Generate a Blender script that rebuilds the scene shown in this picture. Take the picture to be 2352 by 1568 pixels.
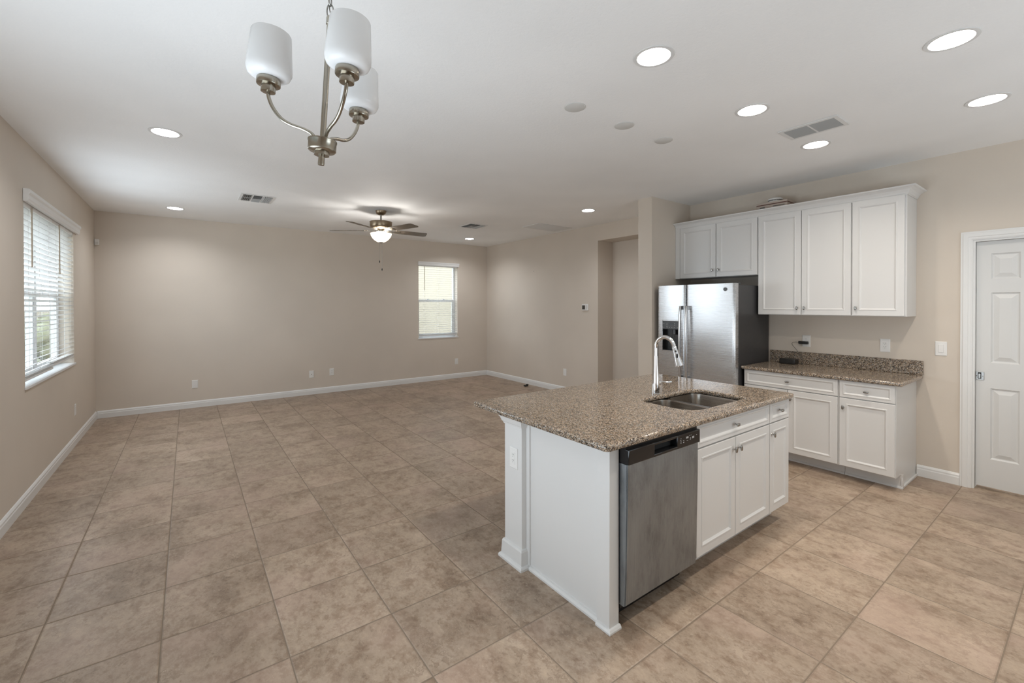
import bpy, bmesh, math, random
from math import sin, cos, pi, radians
from mathutils import Vector, Matrix
random.seed(7)
for o in list(bpy.data.objects): bpy.data.objects.remove(o)
SC = bpy.context.scene
COL = SC.collection

# ------------------------------------------------------------------ camera
F, TH, PX, PY, PT, RO, EYE = 1007.6075, 0.6312, 1167.8786, 708.3428, -0.0075, -0.0015, 1.496
_s = Vector((cos(TH), -sin(TH), 0))
_f = Vector((sin(TH)*cos(PT), cos(TH)*cos(PT), sin(PT)))
_u = Vector((-sin(TH)*sin(PT), -cos(TH)*sin(PT), cos(PT)))
_R = _s*cos(RO) + _u*sin(RO)
_U = _u*cos(RO) - _s*sin(RO)
cam = bpy.data.cameras.new('camera')
camo = bpy.data.objects.new('camera', cam); COL.objects.link(camo)
M = Matrix.Identity(4)
for i, v in enumerate((_R, _U, -_f)):
    for j in range(3): M[j][i] = v[j]
M[2][3] = EYE
camo.matrix_world = M
cam.sensor_fit = 'HORIZONTAL'; cam.sensor_width = 36
cam.lens = F/2352*36
cam.shift_x = (1176-PX)/2352
cam.shift_y = (PY-784)/2352
cam.clip_start = 0.05; cam.clip_end = 200
SC.camera = camo

# ------------------------------------------------------------------ world, daylight, exposure
W = bpy.data.worlds.new('sky'); SC.world = W; W.use_nodes = True
_bg = W.node_tree.nodes['Background']
_bg.inputs[0].default_value = (0.86, 0.93, 1.0, 1); _bg.inputs[1].default_value = 4.6
SC.view_settings.view_transform = 'Standard'
try: SC.view_settings.look = 'None'
except Exception: pass
SC.view_settings.gamma = 1.0
SC.view_settings.use_curve_mapping = False
SC.view_settings.exposure = 0.42
SC.cycles.use_denoising = True
SC.cycles.denoiser = 'OPENIMAGEDENOISE'
SC.cycles.denoising_prefilter = 'ACCURATE'
SC.cycles.denoising_input_passes = 'RGB_ALBEDO_NORMAL'
SC.cycles.max_bounces = 10
SC.cycles.diffuse_bounces = 6
SC.cycles.transmission_bounces = 8
SC.cycles.transparent_max_bounces = 12
SC.cycles.sample_clamp_indirect = 3.0
SC.cycles.caustics_reflective = False
SC.cycles.caustics_refractive = False

def area(name, loc, target, sx, sy, power, col):
    L = bpy.data.lights.new(name, 'AREA'); L.shape = 'RECTANGLE'; L.size = sx; L.size_y = sy
    L.energy = power; L.color = col
    o = bpy.data.objects.new(name, L); COL.objects.link(o)
    o.location = loc
    o.rotation_euler = (Vector(target)-Vector(loc)).to_track_quat('-Z', 'Y').to_euler()
    return o
DAY = (0.80, 0.905, 1.0)
# lamps for daylight at left patio door and window, plus an added rear fill
area('patio_daylight', (-0.90, 1.50, 1.08), (1.2, 1.50, 3.18), 2.4, 1.9, 52, DAY)
area('window_daylight', (-.955, 5.71, 1.58), (.6, 5.71, 1.58), 1.72, 1.36, 17, DAY)
area('rear_fill_light', (2.95, -2.05, 1.10), (2.95, -1.15, 3.0), 2.6, 1.9, 44, DAY)  # added fill aimed up at the kitchen ceiling, no such source known


LENS_E, LENS_K = 220.0, 200.0      # emission of the recessed lamps' lenses: living room, (dimmed) kitchen

# ------------------------------------------------------------------ materials
def sl(r, g, b):
    f = lambda c: c/255/12.92 if c/255 <= .04045 else ((c/255+.055)/1.055)**2.4
    return (f(r), f(g), f(b), 1)
class NT:
    def __init__(s, name):
        s.m = bpy.data.materials.new(name); s.m.use_nodes = True
        s.t = s.m.node_tree; s.b = s.t.nodes['Principled BSDF']
    def n(s, typ, **kw):
        x = s.t.nodes.new(typ)
        for k, v in kw.items():
            if k.startswith('i_'):
                key = k[2:]
                x.inputs[int(key) if key.isdigit() else key].default_value = v
            else: setattr(x, k, v)
        return x
    def l(s, a, b): s.t.links.new(a, b)
    def math(s, op, a, b=None, c=None):
        x = s.n('ShaderNodeMath', operation=op)
        for i, v in enumerate((a, b, c)):
            if v is None: continue
            if isinstance(v, (int, float)): x.inputs[i].default_value = v
            else: s.l(v, x.inputs[i])
        return x.outputs[0]
    def ramp(s, fac, stops, interp='LINEAR'):
        x = s.n('ShaderNodeValToRGB'); x.color_ramp.interpolation = interp
        e = x.color_ramp.elements
        while len(e) < len(stops): e.new(0.5)
        for i, (p, c) in enumerate(stops): e[i].position = p; e[i].color = c
        s.l(fac, x.inputs[0]); return x.outputs[0]
    def mix(s, fac, a, b, blend='MIX'):
        x = s.n('ShaderNodeMix', data_type='RGBA', blend_type=blend)
        for i, v in ((0, fac), (6, a), (7, b)):
            if hasattr(v, 'links'): s.l(v, x.inputs[i])
            else: x.inputs[i].default_value = v
        return x.outputs[2]
    def bump(s, h, strength, dist=0.01):
        x = s.n('ShaderNodeBump'); x.inputs['Strength'].default_value = strength; x.inputs['Distance'].default_value = dist
        s.l(h, x.inputs['Height']); s.l(x.outputs[0], s.b.inputs['Normal'])
    def pos(s): return s.n('ShaderNodeNewGeometry').outputs['Position']
    def noise(s, vec, scale, detail=2, rough=.5, out='Fac'):
        x = s.n('ShaderNodeTexNoise'); x.inputs['Scale'].default_value = scale
        x.inputs['Detail'].default_value = detail; x.inputs['Roughness'].default_value = rough
        s.l(vec, x.inputs['Vector']); return x.outputs[out]
def plain(name, col, rough=.5, metal=0., spec=.5, **kw):
    t = NT(name); b = t.b
    b.inputs['Base Color'].default_value = col; b.inputs['Roughness'].default_value = rough
    b.inputs['Metallic'].default_value = metal; b.inputs['Specular IOR Level'].default_value = spec
    for k, v in kw.items(): b.inputs[k].default_value = v
    # faint procedural unevenness so nothing is perfectly flat
    n = t.noise(t.pos(), 35, 2)
    t.l(t.math('MULTIPLY_ADD', n, .06, rough-.03), b.inputs['Roughness'])
    return t.m
def emit(name, col, strength):
    t = NT(name); b = t.b
    b.inputs['Base Color'].default_value = (.9, .9, .9, 1)
    b.inputs['Emission Color'].default_value = col; b.inputs['Emission Strength'].default_value = strength
    return t.m
MAT = {}
def paint(name, col, bscale, bstr, rough=.6):
    t = NT(name); p = t.pos()
    n = t.noise(p, 1.3, 2)
    c = t.ramp(n, [(.3, tuple(x*.97 for x in col[:3])+(1,)), (.7, tuple(min(1, x*1.03) for x in col[:3])+(1,))])
    t.l(c, t.b.inputs['Base Color']); t.b.inputs['Roughness'].default_value = rough
    t.b.inputs['Specular IOR Level'].default_value = .3
    t.bump(t.noise(p, bscale, 3, .6), bstr, .004)
    return t.m
MAT['wall'] = paint('beige_wall_paint', (.675, .605, .527, 1), 160, .12)
MAT['ceil'] = paint('white_ceiling_texture', (.90, .90, .895, 1), 55, .35, .8)
MAT['trim'] = plain('white_trim_paint', (.80, .80, .79, 1), .32)
MAT['cab'] = plain('white_cabinet_paint', (.725, .72, .71, 1), .36)
MAT['plate'] = plain('white_plastic', (.82, .81, .79, 1), .35)
MAT['blind'] = plain('white_blind', (.86, .86, .85, 1), .4)
MAT['wand'] = plain('clear_wand', (.45, .38, .30, 1), .3)
MAT['black'] = plain('black_plastic', (.012, .012, .012, 1), .3)
MAT['blackgloss'] = plain('black_gloss_panel', (.010, .010, .011, 1), .16)
MAT['darkgrey'] = plain('dark_grey_textured_steel', (.035, .035, .037, 1), .42)
MAT['panelgrey'] = plain('grey_control_panel', (.075, .078, .082, 1), .3)
MAT['mark'] = plain('light_grey_print', (.42, .42, .42, 1), .5)
MAT['dark'] = plain('dark_gap', (.01, .01, .01, 1), .7)
MAT['chrome'] = plain('chrome', (.82, .83, .85, 1), .07, 1.)
MAT['nickel'] = plain('brushed_nickel', (.39, .36, .305, 1), .22, 1.)
MAT['knob'] = plain('satin_nickel_knob', (.40, .39, .37, 1), .26, 1.)
MAT['chain'] = plain('grey_chain_metal', (.35, .34, .32, 1), .35, 1.)
MAT['bronze'] = plain('fan_motor_brushed_bronze', (.30, .235, .165, 1), .33, 1.)
MAT['cardboard'] = plain('taupe_box_card', (.52, .44, .38, 1), .7)
MAT['redline'] = plain('dark_red_print', (.13, .055, .04, 1), .6)
MAT['grey'] = plain('grey_print', (.16, .15, .14, 1), .6)
MAT['cord'] = plain('grey_cord', (.10, .095, .085, 1), .5)
MAT['vent'] = plain('white_vent_enamel', (.74, .74, .73, 1), .4)
MAT['ventdark'] = plain('vent_duct_dark', (.05, .05, .05, 1), .8)
MAT['ventfin'] = plain('vent_fin_grey', (.40, .41, .41, 1), .5)
MAT['cover'] = plain('ceiling_cover_plate', (.66, .655, .635, 1), .6)
MAT['door'] = plain('white_door_paint', (.715, .715, .705, 1), .38)
MAT['vinyl'] = plain('white_window_vinyl', (.80, .81, .82, 1), .35)
MAT['brass'] = plain('brushed_pull_metal', (.46, .455, .44, 1), .3, 1.)
MAT['screen'] = plain('dark_thermostat_screen', (.055, .05, .042, 1), .25)
MAT['stone'] = plain('fence_wood', (.40, .355, .29, 1), .8)
MAT['stucco'] = paint('cream_stucco', (.42, .375, .305, 1), 60, .3, .9)
MAT['lens'] = emit('living_lamp_lens', (.95, .97, 1.0, 1), LENS_E)
MAT['lensk'] = emit('kitchen_lamp_lens', (1.0, .91, .80, 1), LENS_K)
MAT['bulb'] = emit('fan_bulb_glow', (1.0, .96, .91, 1), 230.0)
def t_glass():
    t = NT('window_glass'); n = t.t.nodes
    tr = t.n('ShaderNodeBsdfTransparent'); tr.inputs[0].default_value = (.94, .96, .96, 1)
    gl = t.n('ShaderNodeBsdfGlossy'); gl.inputs['Roughness'].default_value = .02
    fr = t.n('ShaderNodeFresnel'); fr.inputs[0].default_value = 1.28
    mx = t.n('ShaderNodeMixShader'); t.l(t.math('MULTIPLY', fr.outputs[0], t.math('SUBTRACT', 1, t.n('ShaderNodeNewGeometry').outputs['Backfacing'])), mx.inputs[0]); t.l(tr.outputs[0], mx.inputs[1]); t.l(gl.outputs[0], mx.inputs[2])
    t.l(mx.outputs[0], n['Material Output'].inputs[0]); return t.m
MAT['glass'] = t_glass()
def t_screen():
    t = NT('insect_screen')
    tr = t.n('ShaderNodeBsdfTransparent'); df = t.n('ShaderNodeBsdfDiffuse'); df.inputs[0].default_value = (.10, .10, .10, 1)
    mx = t.n('ShaderNodeMixShader'); mx.inputs[0].default_value = .12
    t.l(tr.outputs[0], mx.inputs[1]); t.l(df.outputs[0], mx.inputs[2]); t.l(mx.outputs[0], t.t.nodes['Material Output'].inputs[0]); return t.m
MAT['mesh'] = t_screen()
def t_shade(name, col, em=None, es=0, tcol=None):
    t = NT(name); b = t.b
    b.inputs['Base Color'].default_value = col; b.inputs['Roughness'].default_value = .22
    tl = t.n('ShaderNodeBsdfTranslucent'); tl.inputs[0].default_value = tcol or col
    mx = t.n('ShaderNodeMixShader'); mx.inputs[0].default_value = .30
    if em: b.inputs['Emission Color'].default_value = em; b.inputs['Emission Strength'].default_value = es
    t.l(b.outputs[0], mx.inputs[1]); t.l(tl.outputs[0], mx.inputs[2]); t.l(mx.outputs[0], t.t.nodes['Material Output'].inputs[0]); return t.m
MAT['shade'] = t_shade('frosted_opal_glass', (.93, .93, .93, 1))
MAT['slat'] = t_shade('white_blind_slat', (.86, .86, .86, 1))
MAT['bowl'] = t_shade('lit_opal_bowl', (.92, .88, .80, 1), (1.0, .86, .66, 1), .05, (.16, .14, .11, 1))
def t_floor():
    t = NT('beige_floor_tile'); p = t.pos()
    sp = t.n('ShaderNodeSeparateXYZ'); t.l(p, sp.inputs[0])
    S = .44735
    u = t.math('DIVIDE', t.math('SUBTRACT', sp.outputs[0], -.1045), S)
    v = t.math('DIVIDE', t.math('SUBTRACT', sp.outputs[1], 3.3897), S)
    fu = t.math('FRACT', u); fv = t.math('FRACT', v)
    iu = t.math('FLOOR', u); iv = t.math('FLOOR', v)
    du = t.math('MINIMUM', fu, t.math('SUBTRACT', 1, fu)); dv = t.math('MINIMUM', fv, t.math('SUBTRACT', 1, fv))
    d = t.math('MINIMUM', du, dv)
    g = t.n('ShaderNodeMapRange'); g.inputs[1].default_value = .0045; g.inputs[2].default_value = .0075
    t.l(d, g.inputs[0]); grout = t.math('SUBTRACT', 1, g.outputs[0])
    cv = t.n('ShaderNodeCombineXYZ'); t.l(iu, cv.inputs[0]); t.l(iv, cv.inputs[1])
    wn = t.n('ShaderNodeTexWhiteNoise'); t.l(cv.outputs[0], wn.inputs[0])
    ad = t.n('ShaderNodeVectorMath', operation='MULTIPLY_ADD'); t.l(wn.outputs['Color'], ad.inputs[0])
    ad.inputs[1].default_value = (40, 40, 40); t.l(p, ad.inputs[2])
    mp = t.n('ShaderNodeMapping'); mp.inputs['Scale'].default_value = (1.35, 1.0, 1); t.l(ad.outputs[0], mp.inputs[0])
    n1 = t.noise(mp.outputs[0], 3.0, 4, .62)
    n2 = t.noise(mp.outputs[0], 10, 9, .76)
    n3 = t.noise(mp.outputs[0], 45, 4, .7)
    c = t.ramp(n1, [(.26, (.255, .19, .138, 1)), (.46, (.375, .290, .218, 1)), (.60, (.415, .325, .248, 1)), (.76, (.475, .375, .295, 1))])
    vein = t.ramp(n2, [(.37, (.60, .53, .48, 1)), (.455, (.84, .80, .77, 1)), (.505, (1, 1, 1, 1)), (.60, (1.08, 1.08, 1.07, 1)), (.70, (1.18, 1.17, 1.16, 1))])
    c = t.mix(.72, c, vein, 'MULTIPLY')
    c = t.mix(.30, c, t.ramp(n3, [(.35, (.70, .68, .66, 1)), (.6, (1.05, 1.05, 1.05, 1))]), 'MULTIPLY')
    n7 = t.noise(mp.outputs[0], 15, 9, .70)
    c = t.mix(.6, c, t.ramp(n7, [(.405, (.70, .65, .61, 1)), (.43, (.86, .83, .80, 1)), (.45, (1, 1, 1, 1)), (.565, (1, 1, 1, 1)), (.585, (1.09, 1.08, 1.07, 1))]), 'MULTIPLY')
    n4 = t.noise(mp.outputs[0], 24, 6, .8)
    fk = t.math('MULTIPLY', t.ramp(n4, [(.37, (1, 1, 1, 1)), (.44, (0, 0, 0, 1))]), t.ramp(n1, [(.40, (1, 1, 1, 1)), (.58, (.25, .25, .25, 1))]))
    c = t.mix(t.math('MULTIPLY', fk, .55), c, (.17, .12, .085, 1))
    # thin broken veins where a warped noise crosses its middle, only inside the darker clouds
    n5 = t.noise(mp.outputs[0], 7.5, 6, .68)
    vl = t.n('ShaderNodeMapRange'); vl.inputs[1].default_value = 0; vl.inputs[2].default_value = .022; vl.inputs[3].default_value = 1; vl.inputs[4].default_value = 0
    t.l(t.math('ABSOLUTE', t.math('SUBTRACT', n5, .5)), vl.inputs[0])
    n6 = t.noise(mp.outputs[0], 5.0, 3, .6)
    vm = t.math('MULTIPLY', vl.outputs[0], t.ramp(n6, [(.50, (0, 0, 0, 1)), (.60, (1, 1, 1, 1))]))
    c = t.mix(t.math('MULTIPLY', vm, .55), c, (.19, .135, .095, 1))
    sp6 = t.ramp(t.noise(mp.outputs[0], 60, 3, .6), [(.62, (0, 0, 0, 1)), (.70, (1, 1, 1, 1))])
    c = t.mix(t.math('MULTIPLY', sp6, .30), c, (.55, .46, .37, 1))
    pk = t.noise(mp.outputs[0], 1.7, 2)
    c = t.mix(t.ramp(pk, [(.5, (0, 0, 0, 1)), (.75, (.45, .45, .45, 1))]), c, (.47, .34, .275, 1))
    br = t.math('MULTIPLY_ADD', wn.outputs['Value'], .16, .92)
    cb = t.n('ShaderNodeCombineColor');
    for i in range(3): t.l(br, cb.inputs[i])
    c = t.mix(1.0, c, cb.outputs[0], 'MULTIPLY')
    c = t.mix(grout, c, (.245, .19, .142, 1))
    t.l(c, t.b.inputs['Base Color'])
    r = t.math('MULTIPLY_ADD', n2, .2, .30); t.l(t.math('MAXIMUM', r, t.math('MULTIPLY', grout, .8)), t.b.inputs['Roughness'])
    t.b.inputs['Specular IOR Level'].default_value = .35
    pil = t.n('ShaderNodeMapRange'); pil.inputs[1].default_value = 0.0; pil.inputs[2].default_value = .016; t.l(d, pil.inputs[0])
    t.bump(t.math('ADD', pil.outputs[0], t.math('MULTIPLY', n2, .25)), .6, .005)
    return t.m
MAT['floor'] = t_floor()
def t_granite():
    t = NT('brown_speckled_granite'); p = t.pos()
    dis = t.n('ShaderNodeVectorMath', operation='MULTIPLY_ADD')
    nz = t.n('ShaderNodeTexNoise'); nz.inputs['Scale'].default_value = 120; t.l(p, nz.inputs['Vector'])
    t.l(nz.outputs['Color'], dis.inputs[0]); dis.inputs[1].default_value = (.008, .008, .008); t.l(p, dis.inputs[2])
    v1 = t.n('ShaderNodeTexVoronoi'); v1.inputs['Scale'].default_value = 200; t.l(dis.outputs[0], v1.inputs['Vector'])
    v2 = t.n('ShaderNodeTexVoronoi'); v2.inputs['Scale'].default_value = 95; t.l(dis.outputs[0], v2.inputs['Vector'])
    s1 = t.n('ShaderNodeSeparateColor'); t.l(v1.outputs['Color'], s1.inputs[0])
    s2 = t.n('ShaderNodeSeparateColor'); t.l(v2.outputs['Color'], s2.inputs[0])
    a = t.ramp(s1.outputs[0], [(0, (.010, .008, .007, 1)), (.22, (.045, .031, .022, 1)), (.36, (.15, .10, .066, 1)), (.48, (.34, .25, .175, 1)), (.60, (.46, .355, .26, 1)), (.78, (.42, .40, .37, 1)), (.92, (.60, .52, .42, 1))], 'CONSTANT')
    b = t.ramp(s2.outputs[1], [(0, (.012, .010, .009, 1)), (.22, (.15, .10, .065, 1)), (.46, (.45, .325, .22, 1)), (.72, (.52, .41, .30, 1)), (.9, (.36, .34, .31, 1))], 'CONSTANT')
    v3 = t.n('ShaderNodeTexVoronoi'); v3.inputs['Scale'].default_value = 330; t.l(dis.outputs[0], v3.inputs['Vector'])
    s3 = t.n('ShaderNodeSeparateColor'); t.l(v3.outputs['Color'], s3.inputs[0])
    c = t.mix(.38, a, b)
    c = t.mix(t.math('GREATER_THAN', s3.outputs[2], .62), c, t.ramp(s3.outputs[0], [(0, (.010, .009, .009, 1)), (.38, (.10, .07, .05, 1)), (.55, (.42, .33, .24, 1)), (.8, (.47, .45, .42, 1))], 'CONSTANT'))
    t.l(c, t.b.inputs['Base Color']); t.b.inputs['Roughness'].default_value = .085
    t.b.inputs['Specular IOR Level'].default_value = .5
    return t.m
MAT['granite'] = t_granite()
def t_steel(name, base, rough, stretch, smudge=0., amt=.10, aniso=0.):
    t = NT(name); p = t.pos(); b = t.b
    mp = t.n('ShaderNodeMapping'); mp.inputs['Scale'].default_value = stretch; t.l(p, mp.inputs[0])
    n = t.noise(mp.outputs[0], 1, 4, .7)
    c = t.ramp(n, [(.3, tuple(x*(1-amt) for x in base)+(1,)), (.7, tuple(min(1, x*(1+amt)) for x in base)+(1,))])
    r = t.math('MULTIPLY_ADD', n, .10, rough-.05)
    if smudge:
        m2 = t.n('ShaderNodeMapping'); m2.inputs['Scale'].default_value = (9, 9, 3.2); t.l(p, m2.inputs[0])
        q = t.noise(m2.outputs[0], 1, 6, .72)
        c = t.mix(smudge, c, t.ramp(q, [(.35, (.58, .58, .58, 1)), (.5, (.95, .95, .95, 1)), (.68, (1.15, 1.14, 1.12, 1))]), 'MULTIPLY')
        r = t.math('ADD', r, t.math('MULTIPLY', q, .14))
    t.l(c, b.inputs['Base Color']); t.l(r, b.inputs['Roughness']); b.inputs['Metallic'].default_value = 1
    if aniso:
        tg = t.n('ShaderNodeTangent', direction_type='RADIAL', axis='Z'); t.l(tg.outputs[0], b.inputs['Tangent'])
        b.inputs['Anisotropic'].default_value = aniso; b.inputs['Anisotropic Rotation'].default_value = 0.0
    return t.m
MAT['steel'] = t_steel('fridge_stainless', (.62, .62, .63), .27, (60, 1.2, 420), aniso=.9)
MAT['steeldw'] = t_steel('dishwasher_stainless_smudged', (.335, .365, .39), .36, (300, 60, 3.0), .65)
MAT['handle'] = plain('satin_steel_handle', (.56, .56, .565, 1), .24, 1.)
MAT['sink'] = t_steel('sink_stainless', (.42, .39, .36), .22, (120, 8, 120))
def t_blade():
    t = NT('fan_blade_wood'); p = t.pos()
    mp = t.n('ShaderNodeMapping'); mp.inputs['Scale'].default_value = (9, 60, 9); t.l(p, mp.inputs[0])
    c = t.ramp(t.noise(mp.outputs[0], 1, 4, .6), [(.3, (.10, .078, .055, 1)), (.7, (.19, .15, .11, 1))])
    t.l(c, t.b.inputs['Base Color']); t.b.inputs['Roughness'].default_value = .45; return t.m
MAT['blade'] = t_blade()
def t_leaf():
    t = NT('hedge_leaves'); p = t.pos()
    c = t.ramp(t.noise(p, 7, 4, .7), [(.3, (.13, .14, .08, 1)), (.55, (.26, .27, .17, 1)), (.75, (.40, .40, .29, 1))])
    t.l(c, t.b.inputs['Base Color']); t.b.inputs['Roughness'].default_value = .8; return t.m
MAT['leaf'] = t_leaf()
def t_grass():
    t = NT('lawn'); p = t.pos()
    c = t.ramp(t.noise(p, 9, 5, .7), [(.3, (.13, .13, .08, 1)), (.7, (.27, .255, .17, 1))])
    t.l(c, t.b.inputs['Base Color']); t.b.inputs['Roughness'].default_value = .95; return t.m
MAT['lawn'] = t_grass()

# ------------------------------------------------------------------ mesh helpers
class MB:
    def __init__(s): s.bm = bmesh.new()
    def _merge(s, b, smooth=False, mat=None):
        if mat is not None: bmesh.ops.transform(b, matrix=mat, verts=b.verts)
        if smooth:
            for f in b.faces: f.smooth = True
        me = bpy.data.meshes.new('t'); b.to_mesh(me); b.free(); s.bm.from_mesh(me); bpy.data.meshes.remove(me); return s
    def box(s, x0, x1, y0, y1, z0, z1, bev=0, seg=2, mat=None):
        b = bmesh.new()
        bmesh.ops.create_cube(b, size=1)
        bmesh.ops.transform(b, matrix=Matrix.Translation(((x0+x1)/2, (y0+y1)/2, (z0+z1)/2)) @ Matrix.Diagonal((abs(x1-x0), abs(y1-y0), abs(z1-z0), 1)), verts=b.verts)
        if bev: bmesh.ops.bevel(b, geom=list(b.edges), offset=bev, segments=seg, affect='EDGES', profile=.5)
        if bev:
            for f in b.faces:
                f.normal_update(); f.smooth = max(abs(c) for c in f.normal) < .9999
        return s._merge(b, False, mat)
    def lathe(s, prof, loc=(0, 0, 0), seg=32, mat=None, cap=True):
        b = bmesh.new(); rings = []
        for r, z in prof:
            if r < 1e-6: rings.append([b.verts.new((loc[0], loc[1], loc[2]+z))])
            else: rings.append([b.verts.new((loc[0]+r*cos(2*pi*i/seg), loc[1]+r*sin(2*pi*i/seg), loc[2]+z)) for i in range(seg)])
        for a, c in zip(rings, rings[1:]):
            for i in range(seg):
                j = (i+1) % seg
                if len(a) == 1 and len(c) == 1: continue
                if len(a) == 1: b.faces.new((a[0], c[j], c[i]))
                elif len(c) == 1: b.faces.new((a[i], a[j], c[0]))
                else: b.faces.new((a[i], a[j], c[j], c[i]))
        if cap:
            for rg, rev in ((rings[0], True), (rings[-1], False)):
                if len(rg) > 2: b.faces.new(rg[::-1] if rev else rg)
        bmesh.ops.recalc_face_normals(b, faces=b.faces)
        return s._merge(b, True, mat)
    def tube(s, pts, r, seg=12, closed=False, mat=None, cap=True):
        pts = [Vector(p) for p in pts]; n = len(pts); b = bmesh.new(); rings = []
        rr = r if isinstance(r, (list, tuple)) else [r]*n
        up = None
        for i, p in enumerate(pts):
            if closed: d = pts[(i+1) % n]-pts[i-1]
            else: d = pts[min(i+1, n-1)]-pts[max(i-1, 0)]
            d.normalize()
            if up is None:
                up = Vector((0, 0, 1)) if abs(d.z) < .9 else Vector((1, 0, 0))
            x = up - d*up.dot(d); x.normalize(); up = x
            y = d.cross(x)
            rings.append([b.verts.new(p + (x*cos(2*pi*k/seg)+y*sin(2*pi*k/seg))*rr[i]) for k in range(seg)])
        for i in range(n if closed else n-1):
            a, c = rings[i], rings[(i+1) % n]
            for k in range(seg): b.faces.new((a[k], a[(k+1) % seg], c[(k+1) % seg], c[k]))
        if not closed and cap: b.faces.new(rings[0][::-1]); b.faces.new(rings[-1])
        bmesh.ops.recalc_face_normals(b, faces=b.faces)
        return s._merge(b, True, mat)
    def loft(s, O, U, V, N, rings, cap=True, back=True):
        """nested rectangles: rings = [(u0,u1,v0,v1,depth)]"""
        O, U, V, N = map(Vector, (O, U, V, N)); b = bmesh.new(); rs = []
        for u0, u1, v0, v1, d in rings:
            rs.append([b.verts.new(O+U*u+V*v+N*d) for u, v in ((u0, v0), (u1, v0), (u1, v1), (u0, v1))])
        for a, c in zip(rs, rs[1:]):
            for i in range(4): b.faces.new((a[i], a[(i+1) % 4], c[(i+1) % 4], c[i]))
        if cap: b.faces.new(rs[-1])
        if back: b.faces.new(rs[0][::-1])
        if U.cross(V).dot(N) < 0: bmesh.ops.reverse_faces(b, faces=b.faces)
        return s._merge(b)
    def sweep(s, path, prof, side=1):
        """path: xy points, prof: (out,z) closed polygon; out goes to the right of travel when side=1; mitred corners"""
        P = [Vector((x, y)) for x, y in path]; n = len(P); b = bmesh.new(); rs = []
        def nr(a, c):
            d = (c-a).normalized(); return Vector((d.y, -d.x))*side
        for i, p in enumerate(P):
            if i == 0: o = nr(P[0], P[1])
            elif i == n-1: o = nr(P[-2], P[-1])
            else:
                a, c = nr(P[i-1], P[i]), nr(P[i], P[i+1]); o = (a+c)/(1+a.dot(c))
            rs.append([b.verts.new((p.x+o.x*q, p.y+o.y*q, z)) for q, z in prof])
        m = len(prof)
        for a, c in zip(rs, rs[1:]):
            for k in range(m): b.faces.new((a[k], a[(k+1) % m], c[(k+1) % m], c[k]))
        b.faces.new(rs[0]); b.faces.new(rs[-1][::-1])
        bmesh.ops.recalc_face_normals(b, faces=b.faces)
        return s._merge(b)
    def poly(s, pts, z0, z1, mat=None):
        b = bmesh.new()
        lo = [b.verts.new((x, y, z0)) for x, y in pts]; hi = [b.verts.new((x, y, z1)) for x, y in pts]
        n = len(pts)
        for i in range(n): b.faces.new((lo[i], lo[(i+1) % n], hi[(i+1) % n], hi[i]))
        b.faces.new(lo[::-1]); b.faces.new(hi)
        bmesh.ops.recalc_face_normals(b, faces=b.faces)
        return s._merge(b, False, mat)
    def ellip(s, c, rx, ry, rz, seg=16, mat=None):
        b = bmesh.new(); bmesh.ops.create_uvsphere(b, u_segments=seg, v_segments=seg//2+2, radius=1)
        bmesh.ops.transform(b, matrix=Matrix.Translation(c) @ Matrix.Diagonal((rx, ry, rz, 1)), verts=b.verts)
        return s._merge(b, True, mat)
ORG = {}
def obj(name, mb, mat, parent=None, label=None):
    me = bpy.data.meshes.new(name)
    org = ORG[parent.name] if parent is not None else Vector((0, 0, 0))
    if parent is None and mb.bm.verts:
        pass
    if org.length: bmesh.ops.translate(mb.bm, vec=-org, verts=mb.bm.verts)
    mb.bm.to_mesh(me); mb.bm.free()
    fl = [False]*len(me.polygons); me.polygons.foreach_get('use_smooth', fl)
    if any(fl):
        me.set_sharp_from_angle(angle=radians(38)); me.polygons.foreach_set('use_smooth', fl)
    me.materials.append(MAT[mat] if isinstance(mat, str) else mat)
    o = bpy.data.objects.new(name, me); COL.objects.link(o)
    if parent is not None: o.parent = parent
    ORG[o.name] = org
    if label: o['label'] = label
    return o
def thing(name, label, cat, loc=(0, 0, 0), group=None):
    o = bpy.data.objects.new(name, None); COL.objects.link(o)
    o.empty_display_size = .05; o.location = loc; ORG[o.name] = Vector(loc)
    o['label'] = label; o['category'] = cat
    if group: o['group'] = group
    return o
def tag(o, label, cat, group=None):
    o['label'] = label; o['category'] = cat
    if group: o['group'] = group
    return o
def struct(o, label=None, cat=None):
    o['kind'] = 'structure'
    if label: o['label'] = label
    if cat: o['category'] = cat
    return o
def dup(root, loc, label, group=None):
    r = root.copy(); COL.objects.link(r); r.location = loc; r['label'] = label
    if group: r['group'] = group
    for ch in list(root.children):
        c = ch.copy(); COL.objects.link(c); c.parent = r
        for g in list(ch.children):
            d = g.copy(); COL.objects.link(d); d.parent = c
    return r
def wall(name, axis, a0, a1, u0, u1, H, holes, mat='wall', label=None):
    """axis 'x': wall lies in the plane x=a (a0..a1 thick), runs along y u0..u1; holes (u0,u1,z0,z1)"""
    us = sorted({u0, u1, *[h[0] for h in holes], *[h[1] for h in holes]})
    zs = sorted({0, H, *[h[2] for h in holes], *[h[3] for h in holes]})
    m = MB()
    for ua, ub in zip(us, us[1:]):
        run = None
        for za, zb in zip(zs, zs[1:]):
            solid = not any(h[0] <= ua and ub <= h[1] and h[2] <= za and zb <= h[3] for h in holes)
            if solid: run = (run[0], zb) if run else (za, zb)
            if run and (not solid or zb == H):
                if axis == 'x': m.box(a0, a1, ua, ub, run[0], run[1])
                else: m.box(ua, ub, a0, a1, run[0], run[1])
                run = None
    return struct(obj(name, m, mat), label, 'wall')

# ------------------------------------------------------------------ room dimensions
C = 2.7563
XL, XR, XK, YB, YR = -.994, 5.21, 5.1575, 7.92, -2.2
WT = .16

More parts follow.
